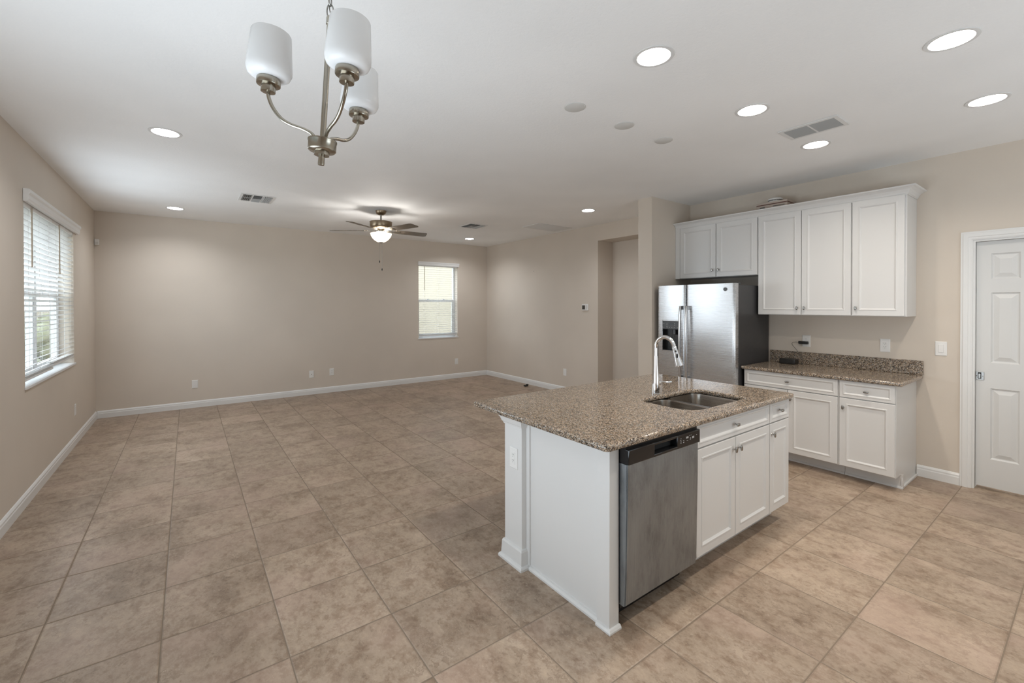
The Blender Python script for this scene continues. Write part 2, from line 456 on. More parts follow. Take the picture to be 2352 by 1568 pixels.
struct(obj('floor', MB().box(XL-.2, 6.6, YR-.2, YB+.2, -.1, 0), 'floor'), 'beige stone-look square ceramic tile floor', 'floor')
struct(obj('ceiling', MB().box(XL-.2, 6.6, YR-.2, YB+.2, C, C+.12), 'ceil'), 'white lightly textured flat ceiling', 'ceiling')
WZ0, WZ1 = .872, 2.30
wall('wall_left', 'x', XL-WT, XL, YR, YB, C, [(4.82, 6.60, WZ0, WZ1), (.28, 2.76, 0, 2.06)], label='beige left wall with the wide double window')
wall('wall_back', 'y', YB, YB+WT, XL-WT, XR+.5, C, [(3.625, 4.49, .845, 2.31)], label='long beige far wall with the small window')
wall('wall_right', 'x', XR, XR+.115, 3.235, YB, C, [(3.95, 4.742, 0, 2.507)], label='beige living room right wall with the hallway opening')
wall('wall_fridge_stub', 'y', 3.14, 3.331, 4.363, XR+.115, C, [], label='beige stub wall standing at the left of the refrigerator')
wall('wall_kitchen', 'x', XK, XK+.14, YR, 3.14, C, [(-.11, .653, 0, 2.02)], label='beige kitchen wall behind the cabinets and door')
wall('wall_rear', 'y', YR-WT, YR, XL-WT, XK+.14, C, [(1.6, 4.3, 0, 2.06)], label='beige wall behind the viewpoint')
wall('wall_hall', 'x', 5.56, 5.66, 3.2, 5.0, C, [], label='beige back wall of the hallway beyond the opening')
struct(obj('wall_hall_far', MB().box(XR+.115, 5.56, 4.742, 4.85, 0, C), 'wall'), 'beige hallway side wall at the opening', 'wall')
struct(obj('wall_hall_near', MB().box(XR+.115, 5.56, 3.2, 3.3, 0, C), 'wall'), 'beige hallway near end wall', 'wall')
struct(obj('ceiling_hall', MB().box(XR+.115, 5.56, 3.3, 4.742, 2.507, 2.60), 'wall'), 'beige dropped soffit inside the hallway opening', 'ceiling')
struct(obj('wall_pantry', MB().box(XK+.6, XK+.7, -.6, 1.1, 0, C), 'wall'), 'beige pantry back wall behind the white door', 'wall')

# baseboards
BB = [(0, 0), (.016, 0), (.016, .062), (.013, .070), (.013, .082), (.006, .094), (.0, .098)]
def base(name, path, side, label):
    return struct(obj(name, MB().sweep(path, BB, side), 'trim'), label, 'baseboard')
base('baseboard_left', [(XL, 2.84), (XL, YB-.0005)], 1, 'white baseboard along the left wall')
base('baseboard_back', [(XL+.0165, YB), (XR-.0165, YB)], 1, 'white baseboard along the far wall')
base('baseboard_right', [(XR, YB-.0005), (XR, 4.742), ], 1, 'white baseboard along the living room right wall')
base('baseboard_kitchen', [(XK, .985), (XK, .722)], 1, 'short white baseboard between the base cabinet and the door casing')
base('baseboard_stub', [(4.9, 3.331), (4.363, 3.331), (4.363, 3.14)], -1, 'white baseboard around the stub wall')
base('baseboard_hall', [(5.56, 4.70), (5.56, 3.32)], 1, 'white baseboard along the hallway back wall')

# ------------------------------------------------------------------ pocket door, casing
CAS = [(0, 0), (.010, 0), (.014, .010), (.014, .022), (.018, .026), (.018, .052), (.013, .060), (.013, .068), (0, .068)]
def casing():
    m = MB(); b = bmesh.new()
    # mitred U shape: inner edge y .653/-.11, top 2.02 ; profile (out from wall toward -x, away from opening)
    rs = []
    for (y, z, dy, dz) in ((.653, 0, 1, 0), (.653, 2.02, 1, 1), (-.11, 2.02, -1, 1), (-.11, 0, -1, 0)):
        rs.append([b.verts.new((XK-o, y+dy*w, z+dz*w)) for o, w in CAS])
    n = len(CAS)
    for a, c in zip(rs, rs[1:]):
        for k in range(n): b.faces.new((a[k], a[(k+1) % n], c[(k+1) % n], c[k]))
    b.faces.new(rs[0]); b.faces.new(rs[-1][::-1]); bmesh.ops.recalc_face_normals(b, faces=b.faces)
    m._merge(b)
    return m
struct(obj('trim_1', casing(), 'trim'), 'white stepped casing around the pantry door', 'trim')
jm = MB().box(XK, XK+.14, .6535, .640, 0, 2.02).box(XK, XK+.14, -.1105, -.097, 0, 2.02).box(XK, XK+.14, -.097, .640, 2.006, 2.0205)
struct(obj('trim_2', jm, 'trim'), 'white door jamb lining inside the casing', 'trim')
def six_panel():
    m = MB(); y0, y1, z0, z1 = -.095, .638, .025, 2.004; xf = XK+.045; t = .035
    cols = [(.557, .402), (.141, -.014)]; rows = [(1.905, 1.700), (1.592, 1.028), (.823, .252)]
    # front face is built from cells so the moulded panels are sunk into it
    ys = sorted({y0, y1, *[v for c in cols for v in c]}); zs = sorted({z0, z1, *[v for r in rows for v in r]})
    b = bmesh.new()
    for ya, yb in zip(ys, ys[1:]):
        for za, zb in zip(zs, zs[1:]):
            if any(c[1] <= ya and yb <= c[0] for c in cols) and any(r[1] <= za and zb <= r[0] for r in rows): continue
            b.faces.new([b.verts.new((xf, y, z)) for y, z in ((yb, za), (ya, za), (ya, zb), (yb, zb))])
    m._merge(b)
    m.box(xf+.012, xf+t, y0, y1, z0, z1)
    m.box(xf, xf+.013, y0, y0+.0005, z0, z1).box(xf, xf+.013, y1-.0005, y1, z0, z1)
    for c in cols:
        for r in rows:
            w, h = c[0]-c[1], r[0]-r[1]
            R = lambda i, d: (i, w-i, i, h-i, d)
            m.loft((xf, c[0], r[1]), (0, -1, 0), (0, 0, 1), (-1, 0, 0), [R(0, 0), R(.010, -.011), R(.016, -.011), R(.046, -.001)], True, False)
    return m
d1 = thing('door_1', 'white six panel pocket door in the kitchen wall', 'door', (XK+.045, .27, 0)); struct(d1)
obj('door_panel', six_panel(), 'door', d1)
pl = obj('door_pull', MB().box(XK+.040, XK+.046, .592, .637, .884, .949, .0015), 'brass', d1, 'brushed metal flush pull with a square finger cup')
pc = MB().loft((XK+.0398, .627, .893), (0, -1, 0), (0, 0, 1), (-1, 0, 0), [(0, .020, 0, .052, 0), (.0015, .0185, .0015, .0505, .001)], True, True)
obj('pull_recess', pc, 'dark', pl)
obj('pull_tab', MB().box(XK+.0355, XK+.040, .6105, .6235, .898, .935, .002), 'brass', pl)
for y in (.633, .599): obj('screw', MB().lathe([(0, 0), (.0032, .0), (.0022, .0012), (0, .0014)], seg=10, mat=Matrix.Translation((XK+.040, y, .916)) @ Matrix.Rotation(-pi/2, 4, 'Y')), 'grey', pl)

# ------------------------------------------------------------------ windows
def window(name, axis, a, u0, u1, z0, z1, zm, n, label, sgn):
    """axis 'x' -> glass plane x=a, sgn: direction to the outside; n units side by side"""
    w = thing(name, label, 'window', (a, (u0+u1)/2, z0) if axis == 'x' else ((u0+u1)/2, a, z0)); struct(w)
    def B(m, ua, ub, za, zb, d0, d1, bev=.002):
        p, q = a+sgn*d0, a+sgn*d1; p, q = min(p, q), max(p, q)
        return m.box(p, q, ua, ub, za, zb, bev) if axis == 'x' else m.box(ua, ub, p, q, za, zb, bev)
    f = MB(); W_ = (u1-u0)/n
    for i in range(n):
        a0, a1 = u0+i*W_, u0+(i+1)*W_
        B(f, a0, a0+.035, z0, z1, -.01, .05); B(f, a1-.035, a1, z0, z1, -.01, .05)
        B(f, a0+.035, a1-.035, z0, z0+.04, -.01, .05); B(f, a0+.035, a1-.035, z1-.035, z1, -.01, .05)
    fr = obj('window_frame', f, 'vinyl', w)
    for i in range(n):
        a0, a1 = u0+i*W_+.035, u0+(i+1)*W_-.035
        s = MB(); B(s, a0, a1, zm-.022, zm+.022, -.005, .02); B(s, a0, a0+.03, z0+.04, zm-.022, -.005, .02); B(s, a1-.03, a1, z0+.04, zm-.022, -.005, .02); B(s, a0+.03, a1-.03, z0+.04, z0+.085, -.005, .02)
        so = obj('lower_sash', s, 'vinyl', w)
        g = MB(); B(g, a0+.03, a1-.03, z0+.085, zm-.022, .006, .010, 0); obj('pane', g, 'glass', so)
        g = MB(); B(g, a0, a1, zm+.022, z1-.035, .028, .032, 0); obj('pane', g, 'glass', w)
        g = MB(); B(g, a0, a1, z0+.04, zm, .043, .0445, 0); obj('insect_screen', g, 'mesh', w)
        k = MB()
        for q in (.28, .72): B(k, a0+(a1-a0)*q-.025, a0+(a1-a0)*q+.025, zm+.022, zm+.034, -.012, .012)
        obj('latch', k, 'vinyl', so)
    return w
window('window_1', 'x', XL-.125, 4.82, 6.60, WZ0, WZ1, 1.60, 2, 'wide double hung white window in the left wall', -1)
window('window_2', 'y', YB+.125, 3.625, 4.49, .845, 2.31, 1.59, 1, 'small single white window in the far wall', 1)
# marble-white sills
struct(obj('trim_3', MB().box(XL-.12, XL-.0005, 4.8205, 6.5995, WZ0, WZ0+.012, .003).box(XL-.0005, XL+.012, 4.805, 6.615, WZ0-.010, WZ0+.012, .003), 'vinyl'), 'white sill of the left window', 'sill')
struct(obj('trim_4', MB().box(3.6255, 4.4895, YB+.0005, YB+.12, .845, .857, .003).box(3.61, 4.505, YB-.012, YB+.0005, .835, .857, .003), 'vinyl'), 'white sill of the far window', 'sill')
def blind(label, axis, face, u0, u1, ztop, zbot, sgn, wand_u, wand_z, group, tilt=0., drop=0.):
    """slats lie just inside the reveal; sgn: direction into the room"""
    b = thing('window_blind', label, 'blind', (face, (u0+u1)/2, ztop) if axis == 'x' else ((u0+u1)/2, face, ztop), group)
    def B(m, ua, ub, za, zb, d0, d1, bev=0, mat=None):
        p, q = face+sgn*d0, face+sgn*d1; p, q = min(p, q), max(p, q)
        return m.box(p, q, ua, ub, za, zb, bev, 1, mat) if axis == 'x' else m.box(ua, ub, p, q, za, zb, bev, 1, mat)
    s = MB(); z = ztop-.065; k = 0; pitch = .0435
    zs = []
    while z > zbot+.06: zs.append(z); z -= pitch
    for z in zs:
        ang = tilt
        p = Matrix.Identity(4)
        if axis == 'x':
            c = Vector((face-sgn*.027, 0, z)); p = Matrix.Translation(c) @ Matrix.Rotation(ang*sgn, 4, 'Y') @ Matrix.Translation(-c)
        else:
            c = Vector((0, face-sgn*.027, z)); p = Matrix.Translation(c) @ Matrix.Rotation(-ang*sgn, 4, 'X') @ Matrix.Translation(-c)
        B(s, u0+.006, u1-.006, z-.0014, z+.0014, -.052, -.002, 0, p)
    obj('slats', s, 'slat', b)
    m = MB(); B(m, u0+.004, u1-.004, zbot+.012-drop, zbot+.030-drop, -.052, -.004, .003)
    for i in range(3): B(m, u0+.006, u1-.006, zbot+.034-drop+i*.007, zbot+.0365-drop+i*.007, -.051, -.003)
    obj('bottom_rail', m, 'blind', b)
    h = MB(); B(h, u0+.004, u1-.004, ztop-.045, ztop-.003, -.055, -.004); obj('headrail', h, 'blind', b)
    c = MB()
    for q in (.15, .5, .85):
        uu = u0+(u1-u0)*q
        for dd in (-.050, -.004): B(c, uu-.0008, uu+.0008, zbot+.02-drop, ztop-.04, dd-.0008, dd+.0008)
    obj('ladder_cord', c, 'blind', b)
    m = MB()
    q = Vector((face+sgn*.006, wand_u, 0)) if axis == 'x' else Vector((wand_u, face+sgn*.006, 0))
    m.tube([q+Vector((0, 0, wand_z[0])), q+Vector((0, 0, wand_z[1]))], .0055, 8)
    obj('wand', m, 'wand', b, 'thin brown tilt wand')
    return b
gB = 'blinds of the double window'
blind('white horizontal blind on the nearer half of the left double window', 'x', XL, 4.824, 5.708, WZ1, WZ0+.035, 1, 5.005, (2.27, 1.80), gB, -0.30)
blind('white horizontal blind on the farther half of the left double window', 'x', XL, 5.712, 6.596, WZ1, WZ0+.060, 1, 5.925, (2.27, 1.80), gB, -0.30)
blind('white horizontal blind hanging in the small far wall window', 'y', YB, 3.629, 4.486, 2.31, .875, -1, 3.752, (2.27, 1.79), None, 0.05)
VAL = [(0, 0), (.022, 0), (.026, .012), (.030, .020), (.030, .052), (.040, .066), (.040, .088), (.034, .094), (0, .094)]
v = MB().sweep([(XL+.002, 6.75), (XL+.002, 4.80)], [(o, z+2.285) for o, z in VAL], -1)
tag(obj('window_valance', v, 'blind'), 'long white moulded valance above the double window blinds', 'valance')
v = MB().sweep([(3.612, YB-.002), (4.515, YB-.002)], [(o*.8, z*.78+2.278) for o, z in VAL], 1)
tag(obj('window_valance', v, 'blind'), 'short white moulded valance above the small far window', 'valance')
# glazed doors out of frame, closed by an added sheet; area lamps give daylight
def patio(name, axis, a, u0, u1, label):
    w = thing(name, label, 'door', (a, (u0+u1)/2, 0) if axis == 'x' else ((u0+u1)/2, a, 0)); struct(w)
    def B(m, ua, ub, za, zb, h=.03): return m.box(a-h, a+h, ua, ub, za, zb) if axis == 'x' else m.box(ua, ub, a-h, a+h, za, zb)
    mid = (u0+u1)/2; f = MB()
    for x0, x1 in ((u0, mid), (mid, u1)):
        B(f, x0, x0+.06, 0, 2.06); B(f, x1-.06, x1, 0, 2.06); B(f, x0+.06, x1-.06, 0, .07); B(f, x0+.06, x1-.06, 1.99, 2.06)
    obj('door_frame', f, 'vinyl', w)
    for x0, x1 in ((u0, mid), (mid, u1)): obj('pane', B(MB(), x0+.06, x1-.06, .07, 1.99, .004), 'glass', w)
    obj('added_sky_blocker', MB().box(a-.062, a-.058, u0+.002, u1-.002, .0, 2.06) if axis == 'x' else MB().box(u0+.002, u1-.002, a-.062, a-.058, .0, 2.06), 'blind', w)  # added opaque sheet outside the glass, unseen, blocks the sky light
    return w
patio('door_2', 'x', XL-.08, .28, 2.76, 'white framed sliding glass patio door in the left wall')
patio('added_door_3', 'y', YR-.08, 1.6, 4.3, 'added white framed glass door behind the viewpoint, unseen, set around the rear fill light')  # added unseen door, placed to match the rear fill lamp

# ------------------------------------------------------------------ outside
struct(obj('ground', MB().box(-40, 40, -40, 40, -.35, -.15), 'lawn'), 'green lawn around the house', 'lawn')
hs = thing('neighbor_house', 'cream stucco neighbouring house seen through the small far window', 'house', (4.5, 12.2, -.15))
obj('house_wall', MB().box(2.0, 12.0, 12.2, 18, -.15, 3.6), 'stucco', hs)
obj('house_roof', MB().poly([(1.6, 11.7), (12.5, 11.7), (12.5, 18), (1.6, 18)], 3.6, 3.8), 'grey', hs)
fe = thing('garden_fence', 'brown board fence seen through the left double window', 'fence', (-3.6, 8, -.15))
m = MB()
for i in range(100): m.box(-3.6, -3.58, 4+i*.30, 4+i*.30+.285, -.15, 1.36)
obj('fence_board', m, 'stone', fe)['kind'] = 'stuff'
obj('fence_rail', MB().box(-3.58, -3.54, 4, 34, .25, .34).box(-3.58, -3.54, 4, 34, 1.05, 1.14), 'stone', fe)
def bush(cx, cy, r, h, label):
    m = MB()
    for i in range(60):
        a = random.uniform(0, 2*pi); q = r*math.sqrt(random.random()); z = random.uniform(.0, h)
        rr = random.uniform(.10, .22)
        m.ellip((cx+q*cos(a), cy+q*sin(a)*1.6, z), rr, rr*1.2, rr, 8)
    m.box(cx-.03, cx+.03, cy-.03, cy+.03, -.15, h*.6)
    tag(obj('shrub', m, 'leaf'), label, 'shrub', 'shrubs by the fence')
bush(-2.9, 14.0, .4, .95, 'green shrub in front of the fence, nearer one through the left window')
bush(-3.0, 17.5, .4, 1.1, 'green shrub in front of the fence, farther one through the left window')

# ------------------------------------------------------------------ cabinet parts
def knob(parent, p, n, along='v', s=1.0):
    """p on the face, n outward; oval cushion head on a stem"""
    n = Vector(n); q = Vector(p); m = MB()
    rot = n.to_track_quat('Z', 'Y').to_matrix().to_4x4()
    m.lathe([(.0075, 0), (.0058, .003), (.0050, .010), (.0062, .016), (.0085, .019), (.004, .020)], seg=16, mat=Matrix.Translation(q) @ rot)
    c = q+n*.0215
    ax = Vector((0, 0, 1)) if along == 'v' else Vector((0, 0, 1)).cross(n)
    S = Vector((.0088, .0088, .0088)) + Vector([abs(v) for v in ax])*.0085 - Vector([abs(v) for v in n])*.0036
    b = bmesh.new(); bmesh.ops.create_cube(b, size=2); bmesh.ops.bevel(b, geom=list(b.edges), offset=.62, segments=4, affect='EDGES', profile=.5)
    m._merge(b, True, Matrix.Translation(c) @ Matrix.Diagonal((S.x, S.y, S.z, 1)))
    return obj('knob', m, 'knob', parent, 'satin nickel knob')
def front(name, parent, O, U, N, w, h, rail=.058, t=.02, shallow=False):
    """recessed panel door / drawer front with a raised inner bead"""
    R = lambda i, d: (i, w-i, i, h-i, d)
    rings = [R(0, 0), R(0, t-.002), R(.002, t), R(rail-.012, t), R(rail-.009, t+.0025), R(rail-.003, t+.0025), R(rail, t-.001), R(rail+.007, t-.007), R(rail+.012, t-.007)]
    m = MB().loft(O, U, (0, 0, 1), N, rings)
    return obj(name, m, 'cab', parent)

# ---- upper cabinets : front faces look toward -X
NX = (-1, 0, 0); UY = (0, -1, 0)     # u runs toward the right in the picture
def upper(label, y0, y1, z0, doors, stile=None):
    c = thing('wall_cabinet', label, 'cabinet', (XK, (y0+y1)/2, z0), 'upper kitchen cabinets')
    m = MB().box(4.85, XK-.0005, y0+.0008, y1-.0008, z0, 2.43)
    if stile: m.box(4.833, 4.85, stile[0], stile[1], z0, 2.43)
    obj('body', m, 'cab', c)
    for (a, b, ky, kz) in doors:
        d = front('door', c, (4.85, a, z0+.004), UY, NX, a-b, 2.416-z0-.004)
        knob(d, (4.83, ky, kz), NX)
    return c
upper('white two door upper cabinet mounted over the refrigerator', 2.178, 3.138, 1.812, [(3.074, 2.632, 2.664, 1.892), (2.624, 2.184, 2.594, 1.892)], (3.078, 3.138))
upper('tall white double door upper cabinet in the middle of the upper row', 1.369, 2.176, 1.395, [(2.170, 1.774, 1.803, 1.465), (1.768, 1.374, 1.741, 1.465)])
upper('tall white single door upper cabinet at the right end of the upper row', .995, 1.368, 1.395, [(1.364, 1.008, 1.335, 1.465)])
CR = [(0, 0), (.006, 0), (.006, .008), (.010, .011), (.014, .022), (.026, .042), (.046, .054), (.060, .058), (.064, .062), (.064, .070), (0, .070)]
cr = MB().sweep([(4.846, 3.137), (4.846, .995), (XK-.001, .995)], [(o, z+2.414) for o, z in CR], 1)
tag(obj('crown_moulding', cr, 'cab'), 'white curved crown moulding running along the top of the upper cabinets', 'moulding')

# ---- base cabinets under the uppers
def basecab(label, y0, y1, drawers, doors, end=False):
    c = thing('base_cabinet', label, 'cabinet', (XK, (y0+y1)/2, 0), 'base cabinets along the kitchen wall')
    m = MB().box(4.54, XK-.0005, y0+.0008, y1-.0008, .112, .853).box(4.695, XK-.0005, y0+.0008, y1-.0008, 0, .112)
    obj('body', m, 'cab', c)
    k = MB().box(4.680, 4.695, y0+(.0008 if not end else -.014), y1-.0008, 0, .112)
    k.sweep([(4.680, y1-.001), (4.680, y0+(.001 if not end else -.014))], [(0, 0), (.014, 0), (.012, .010), (.004, .017), (0, .018)], 1)
    if end:
        k.box(4.68, XK-.017, y0-.014, y0+.0008, 0, .018, .003)
        k.box(4.672, 4.694, y0-.010, y0, .018, .085, .004)
    obj('toe_kick', k, 'cab', c)
    for (a, b, ky, kz) in drawers:
        d = front('drawer', c, (4.54, a, .708), UY, NX, a-b, .142, .034); knob(d, (4.52, ky, kz), NX, 'h')
    for (a, b, ky, kz) in doors:
        d = front('door', c, (4.54, a, .120), UY, NX, a-b, .580); knob(d, (4.52, ky, kz), NX)
    return c
basecab('white base cabinet with one wide drawer, beside the refrigerator', 1.367, 2.172, [(2.160, 1.376, 1.765, .778)], [(2.160, 1.770, 1.80, .622), (1.765, 1.376, 1.738, .622)])
basecab('narrow white base cabinet at the right end of the wall counter', .990, 1.366, [(1.362, .996, 1.175, .775)], [(1.362, .996, 1.334, .622)], True)
def slab(name, outer, holes, z0, z1, bev, mat, parent=None):
    """flat slab with eased edges from closed outlines (curve fill, then real mesh)"""
    cu = bpy.data.curves.new('c', 'CURVE'); cu.dimensions = '2D'; cu.fill_mode = 'BOTH'
    for pts in [outer]+holes:
        sp = cu.splines.new('POLY'); sp.points.add(len(pts)-1); sp.use_cyclic_u = True
        for q, (x, y) in zip(sp.points, pts): q.co = (x, y, 0, 1)
    cu.extrude = (z1-z0)/2-bev; cu.bevel_depth = bev; cu.bevel_resolution = 3; cu.offset = -bev
    t = bpy.data.objects.new('c', cu); COL.objects.link(t)
    bpy.context.view_layer.update()
    me = bpy.data.meshes.new_from_object(t.evaluated_get(bpy.context.evaluated_depsgraph_get()))
    bpy.data.objects.remove(t); bpy.data.curves.remove(cu)
    m = MB(); m.bm.from_mesh(me); bpy.data.meshes.remove(me)
    bmesh.ops.translate(m.bm, vec=(0, 0, (z0+z1)/2), verts=m.bm.verts)
    bmesh.ops.remove_doubles(m.bm, verts=m.bm.verts, dist=1e-5)
    for f in m.bm.faces:
        f.normal_update(); f.smooth = abs(f.normal.z) < .999
    return obj(name, m, mat, parent)
def rrect(x0, x1, y0, y1, r, k=6):
    out = []
    rr = r if isinstance(r, (list, tuple)) else [r]*4
    for (cx, cy, a), q in zip(((x1, y1, 0), (x0, y1, 90), (x0, y0, 180), (x1, y0, 270)), rr):
        sx = -1 if cx == x1 else 1; sy = -1 if cy == y1 else 1
        if q <= 0: out.append((cx, cy)); continue
        for i in range(k+1):
            t = radians(a+90*i/k); out.append((cx+sx*q+q*cos(t), cy+sy*q+q*sin(t)))
    return out
wc = thing('wall_countertop', 'brown granite countertop with backsplash along the kitchen wall', 'countertop', (XK, 1.56, .853))
slab('countertop_slab', rrect(4.495, XK-.001, .945, 2.182, [0, 0, .01, .02]), [], .853, .885, .010, 'granite', wc)
obj('backsplash', MB().box(XK-.021, XK-.001, .945, 2.182, .8855, 1.008, .003), 'granite', wc)

# ------------------------------------------------------------------ refrigerator
fr = thing('refrigerator', 'stainless side by side refrigerator with dark sides, standing beside the stub wall', 'refrigerator', (4.75, 2.64, 0))
FX = 4.385      # door fronts
obj('cabinet_body', MB().box(4.47, 5.13, 2.192, 3.086, .02, 1.70, .006), 'darkgrey', fr)
obj('base_grille', MB().box(4.45, 4.475, 2.20, 3.08, .02, .115), 'black', fr)
for y in (2.23, 3.05): obj('hinge_cover', MB().box(4.464, 4.53, y-.03, y+.03, 1.7005, 1.722, .004), 'black', fr)
def fdoor(y0, y1, hole=None):
    """bowed stainless door; outline in plan with rounded ends; optional dispenser cut-out (y0,y1,z0,z1)"""
    b = bmesh.new(); n = 18; pts = []
    w = y1-y0; r = .022
    def fx(y):
        t = (y-y0)/w
        e = min(y-y0, y1-y)
        x = FX+.012*(2*t-1)**2
        if e < r: x += r-math.sqrt(max(0, r*r-(r-e)**2))
        return x
    ys = sorted({*[y0+w*i/n for i in range(n+1)], *[y0+r*(1-cos(pi/2*i/6)) for i in range(7)], *[y1-r*(1-cos(pi/2*i/6)) for i in range(7)], *((hole[0], hole[1]) if hole else ())})
    zs = sorted({.125, 1.715, *((hole[2], hole[3]) if hole else ())})
    V = {}
    def v(i, k):
        if (i, k) not in V: V[i, k] = b.verts.new((fx(ys[i]), ys[i], zs[k]))
        return V[i, k]
    for i in range(len(ys)-1):
        for k in range(len(zs)-1):
            if hole and hole[0]-1e-6 <= ys[i] and ys[i+1] <= hole[1]+1e-6 and hole[2]-1e-6 <= zs[k] and zs[k+1] <= hole[3]+1e-6: continue
            b.faces.new((v(i+1, k), v(i, k), v(i, k+1), v(i+1, k+1)))
    nz = len(zs)-1
    for k, rev in ((0, False), (nz, True)):
        bk = [b.verts.new((4.462, ys[0], zs[k])), b.verts.new((4.462, ys[-1], zs[k]))]
        loop = [v(i, k) for i in range(len(ys))]+[bk[1], bk[0]]
        b.faces.new(loop if rev else loop[::-1])
    for i, sgn in ((0, 1), (len(ys)-1, -1)):
        q = [b.verts.new((4.462, ys[i], zs[k])) for k in (0, nz)]
        loop = [q[0]]+[v(i, k) for k in range(nz+1)]+[q[1]]
        b.faces.new(loop)
    b.faces.new([b.verts.new((4.462, y, z)) for y, z in ((y0, .125), (y1, .125), (y1, 1.715), (y0, 1.715))])
    bmesh.ops.recalc_face_normals(b, faces=b.faces)
    m = MB(); return m._merge(b, True)
DSP = (2.792, 3.010, .985, 1.315)
dl = obj('freezer_door', fdoor(2.732, 3.086, DSP), 'steel', fr, 'narrow stainless freezer door with dispenser')
dr = obj('refrigerator_door', fdoor(2.193, 2.724), 'steel', fr, 'wide stainless refrigerator door')
def fhandle(y):
    P = []
    for i in range(25):
        t = i/24; z = 1.485-.80*t
        P.append((FX-.030-.022*math.sin(pi*t)**.7, y, z))
    m = MB(); b = bmesh.new(); rs = []
    for x, yy, z in P:
        rs.append([b.verts.new((x+dx, yy+dy, z)) for dx, dy in ((-.008, -.012), (-.011, 0), (-.008, .012), (.006, .012), (.006, -.012))])
    for a, c in zip(rs, rs[1:]):
        for k in range(5): b.faces.new((a[k], a[(k+1) % 5], c[(k+1) % 5], c[k]))
    b.faces.new(rs[0]); b.faces.new(rs[-1][::-1]); bmesh.ops.recalc_face_normals(b, faces=b.faces); m._merge(b, True)
    m.box(FX-.036, FX+.004, y-.012, y+.012, 1.445, 1.487, .003).box(FX-.036, FX+.004, y-.012, y+.012, .684, .725, .003)
    return m
obj('door_handle', fhandle(2.765), 'handle', dl); obj('door_handle', fhandle(2.690), 'handle', dr)
obj('badge', MB().lathe([(0, 0), (.0185, 0), (.0185, .003), (0, .0035)], seg=28, mat=Matrix.Translation((FX+.003, 2.289, 1.655)) @ Matrix.Rotation(-pi/2, 4, 'Y')), 'panelgrey', dr, 'small round grey badge')
# dispenser
y0, y1, z0, z1 = DSP
dp = MB().box(FX-.004, FX+.012, y0-.010, y0, z0-.012, z1+.010, .003).box(FX-.004, FX+.012, y1, y1+.010, z0-.012, z1+.010, .003).box(FX-.004, FX+.012, y0, y1, z1, z1+.012, .003).box(FX-.004, FX+.012, y0, y1, z0-.012, z0, .003)
dsp = obj('dispenser_bezel', dp, 'steel', dl)
nm = MB().box(FX+.055, FX+.058, y0, y1, z0, 1.225).box(FX, FX+.058, y0-.0, y0+.002, z0, 1.225).box(FX, FX+.058, y1-.002, y1, z0, 1.225).box(FX, FX+.058, y0, y1, z0, z0+.006).box(FX, FX+.056, y0, y1, 1.222, 1.226)
obj('dispenser_niche', nm, 'black', dsp)
obj('control_panel', MB().box(FX-.002, FX+.05, y0+.001, y1-.001, 1.226, z1-.001, .002), 'panelgrey', dsp, 'grey dispenser control panel')
obj('display', MB().box(FX-.0035, FX-.002, 2.873, 2.928, 1.272, 1.293), 'blackgloss', dsp)
for (y, z) in ((2.992, 1.288), (2.952, 1.288), (2.952, 1.272), (2.855, 1.288), (2.855, 1.272), (2.952, 1.253), (2.992, 1.243), (2.95, 1.243), (2.92, 1.243), (2.89, 1.243), (2.86, 1.243), (2.82, 1.243)): obj('control_mark', MB().box(FX-.0034, FX-.002, y-.005, y+.005, z-.0025, z+.0025), 'mark', dsp)
obj('nozzle', MB().box(FX+.02, FX+.05, 2.86, 2.90, 1.165, 1.222, .005).tube([(FX+.012, 2.90, 1.215), (FX+.018, 2.898, 1.16), (FX+.03, 2.895, 1.10)], .004, 8), 'panelgrey', dsp)
obj('paddle', MB().box(FX+.03, FX+.04, 2.815, 2.885, 1.05, 1.165, .004), 'darkgrey', dsp)

# ------------------------------------------------------------------ island
IX0, IX1 = 1.543, 3.372
NY = (0, -1, 0); UX = (1, 0, 0)
hw = thing('island_half_wall', 'white half wall with base and cap moulding closing the far long side of the island', 'half wall', (2.45, 2.04, 0))
obj('wall_core', MB().box(1.522, IX1, 1.957, 2.12, 0, .852), 'cab', hw)
BASE = [(0, 0), (.030, 0), (.030, .012), (.024, .022), (.017, .024), (.013, .098), (.008, .108), (0, .110)]
obj('base_moulding', MB().sweep([(1.556, 1.957), (1.522, 1.957), (1.522, 2.12), (IX1, 2.12)], BASE, -1), 'cab', hw)
CAP = [(0, .795), (.006, .797), (.008, .806), (.014, .812), (.022, .835), (.028, .840), (.028, .852), (0, .852)]
obj('cap_moulding', MB().sweep([(1.556, 1.957), (1.522, 1.957), (1.522, 2.12), (IX1, 2.12)], CAP, -1), 'cab', hw)
ep = thing('island_end_panel', 'white flat end panel with corner post on the near short side of the island', 'panel', (1.57, 1.65, 0))
obj('panel', MB().box(1.562, 1.580, 1.41, 1.9565, 0, .852), 'cab', ep)
obj('corner_post', MB().box(IX0, 1.608, 1.335, 1.412, 0, .852, .002).box(1.556, 1.58, 1.405, 1.425, 0, .852), 'cab', ep)
obj('back_stile', MB().box(1.553, 1.5625, 1.9255, 1.9565, .02, .852), 'cab', ep)
obj('shoe_moulding', MB().sweep([(1.610, 1.335), (IX0+.001, 1.335), (IX0+.001, 1.412), (1.5615, 1.412)][:2]+[(IX0+.001, 1.41)], [(0, 0), (.014, 0), (.014, .008), (.008, .018), (0, .02)], -1).sweep([(1.562, 1.402), (1.562, 1.9255)], [(0, 0), (.018, 0), (.018, .010), (.010, .020), (0, .022)], -1), 'cab', ep)
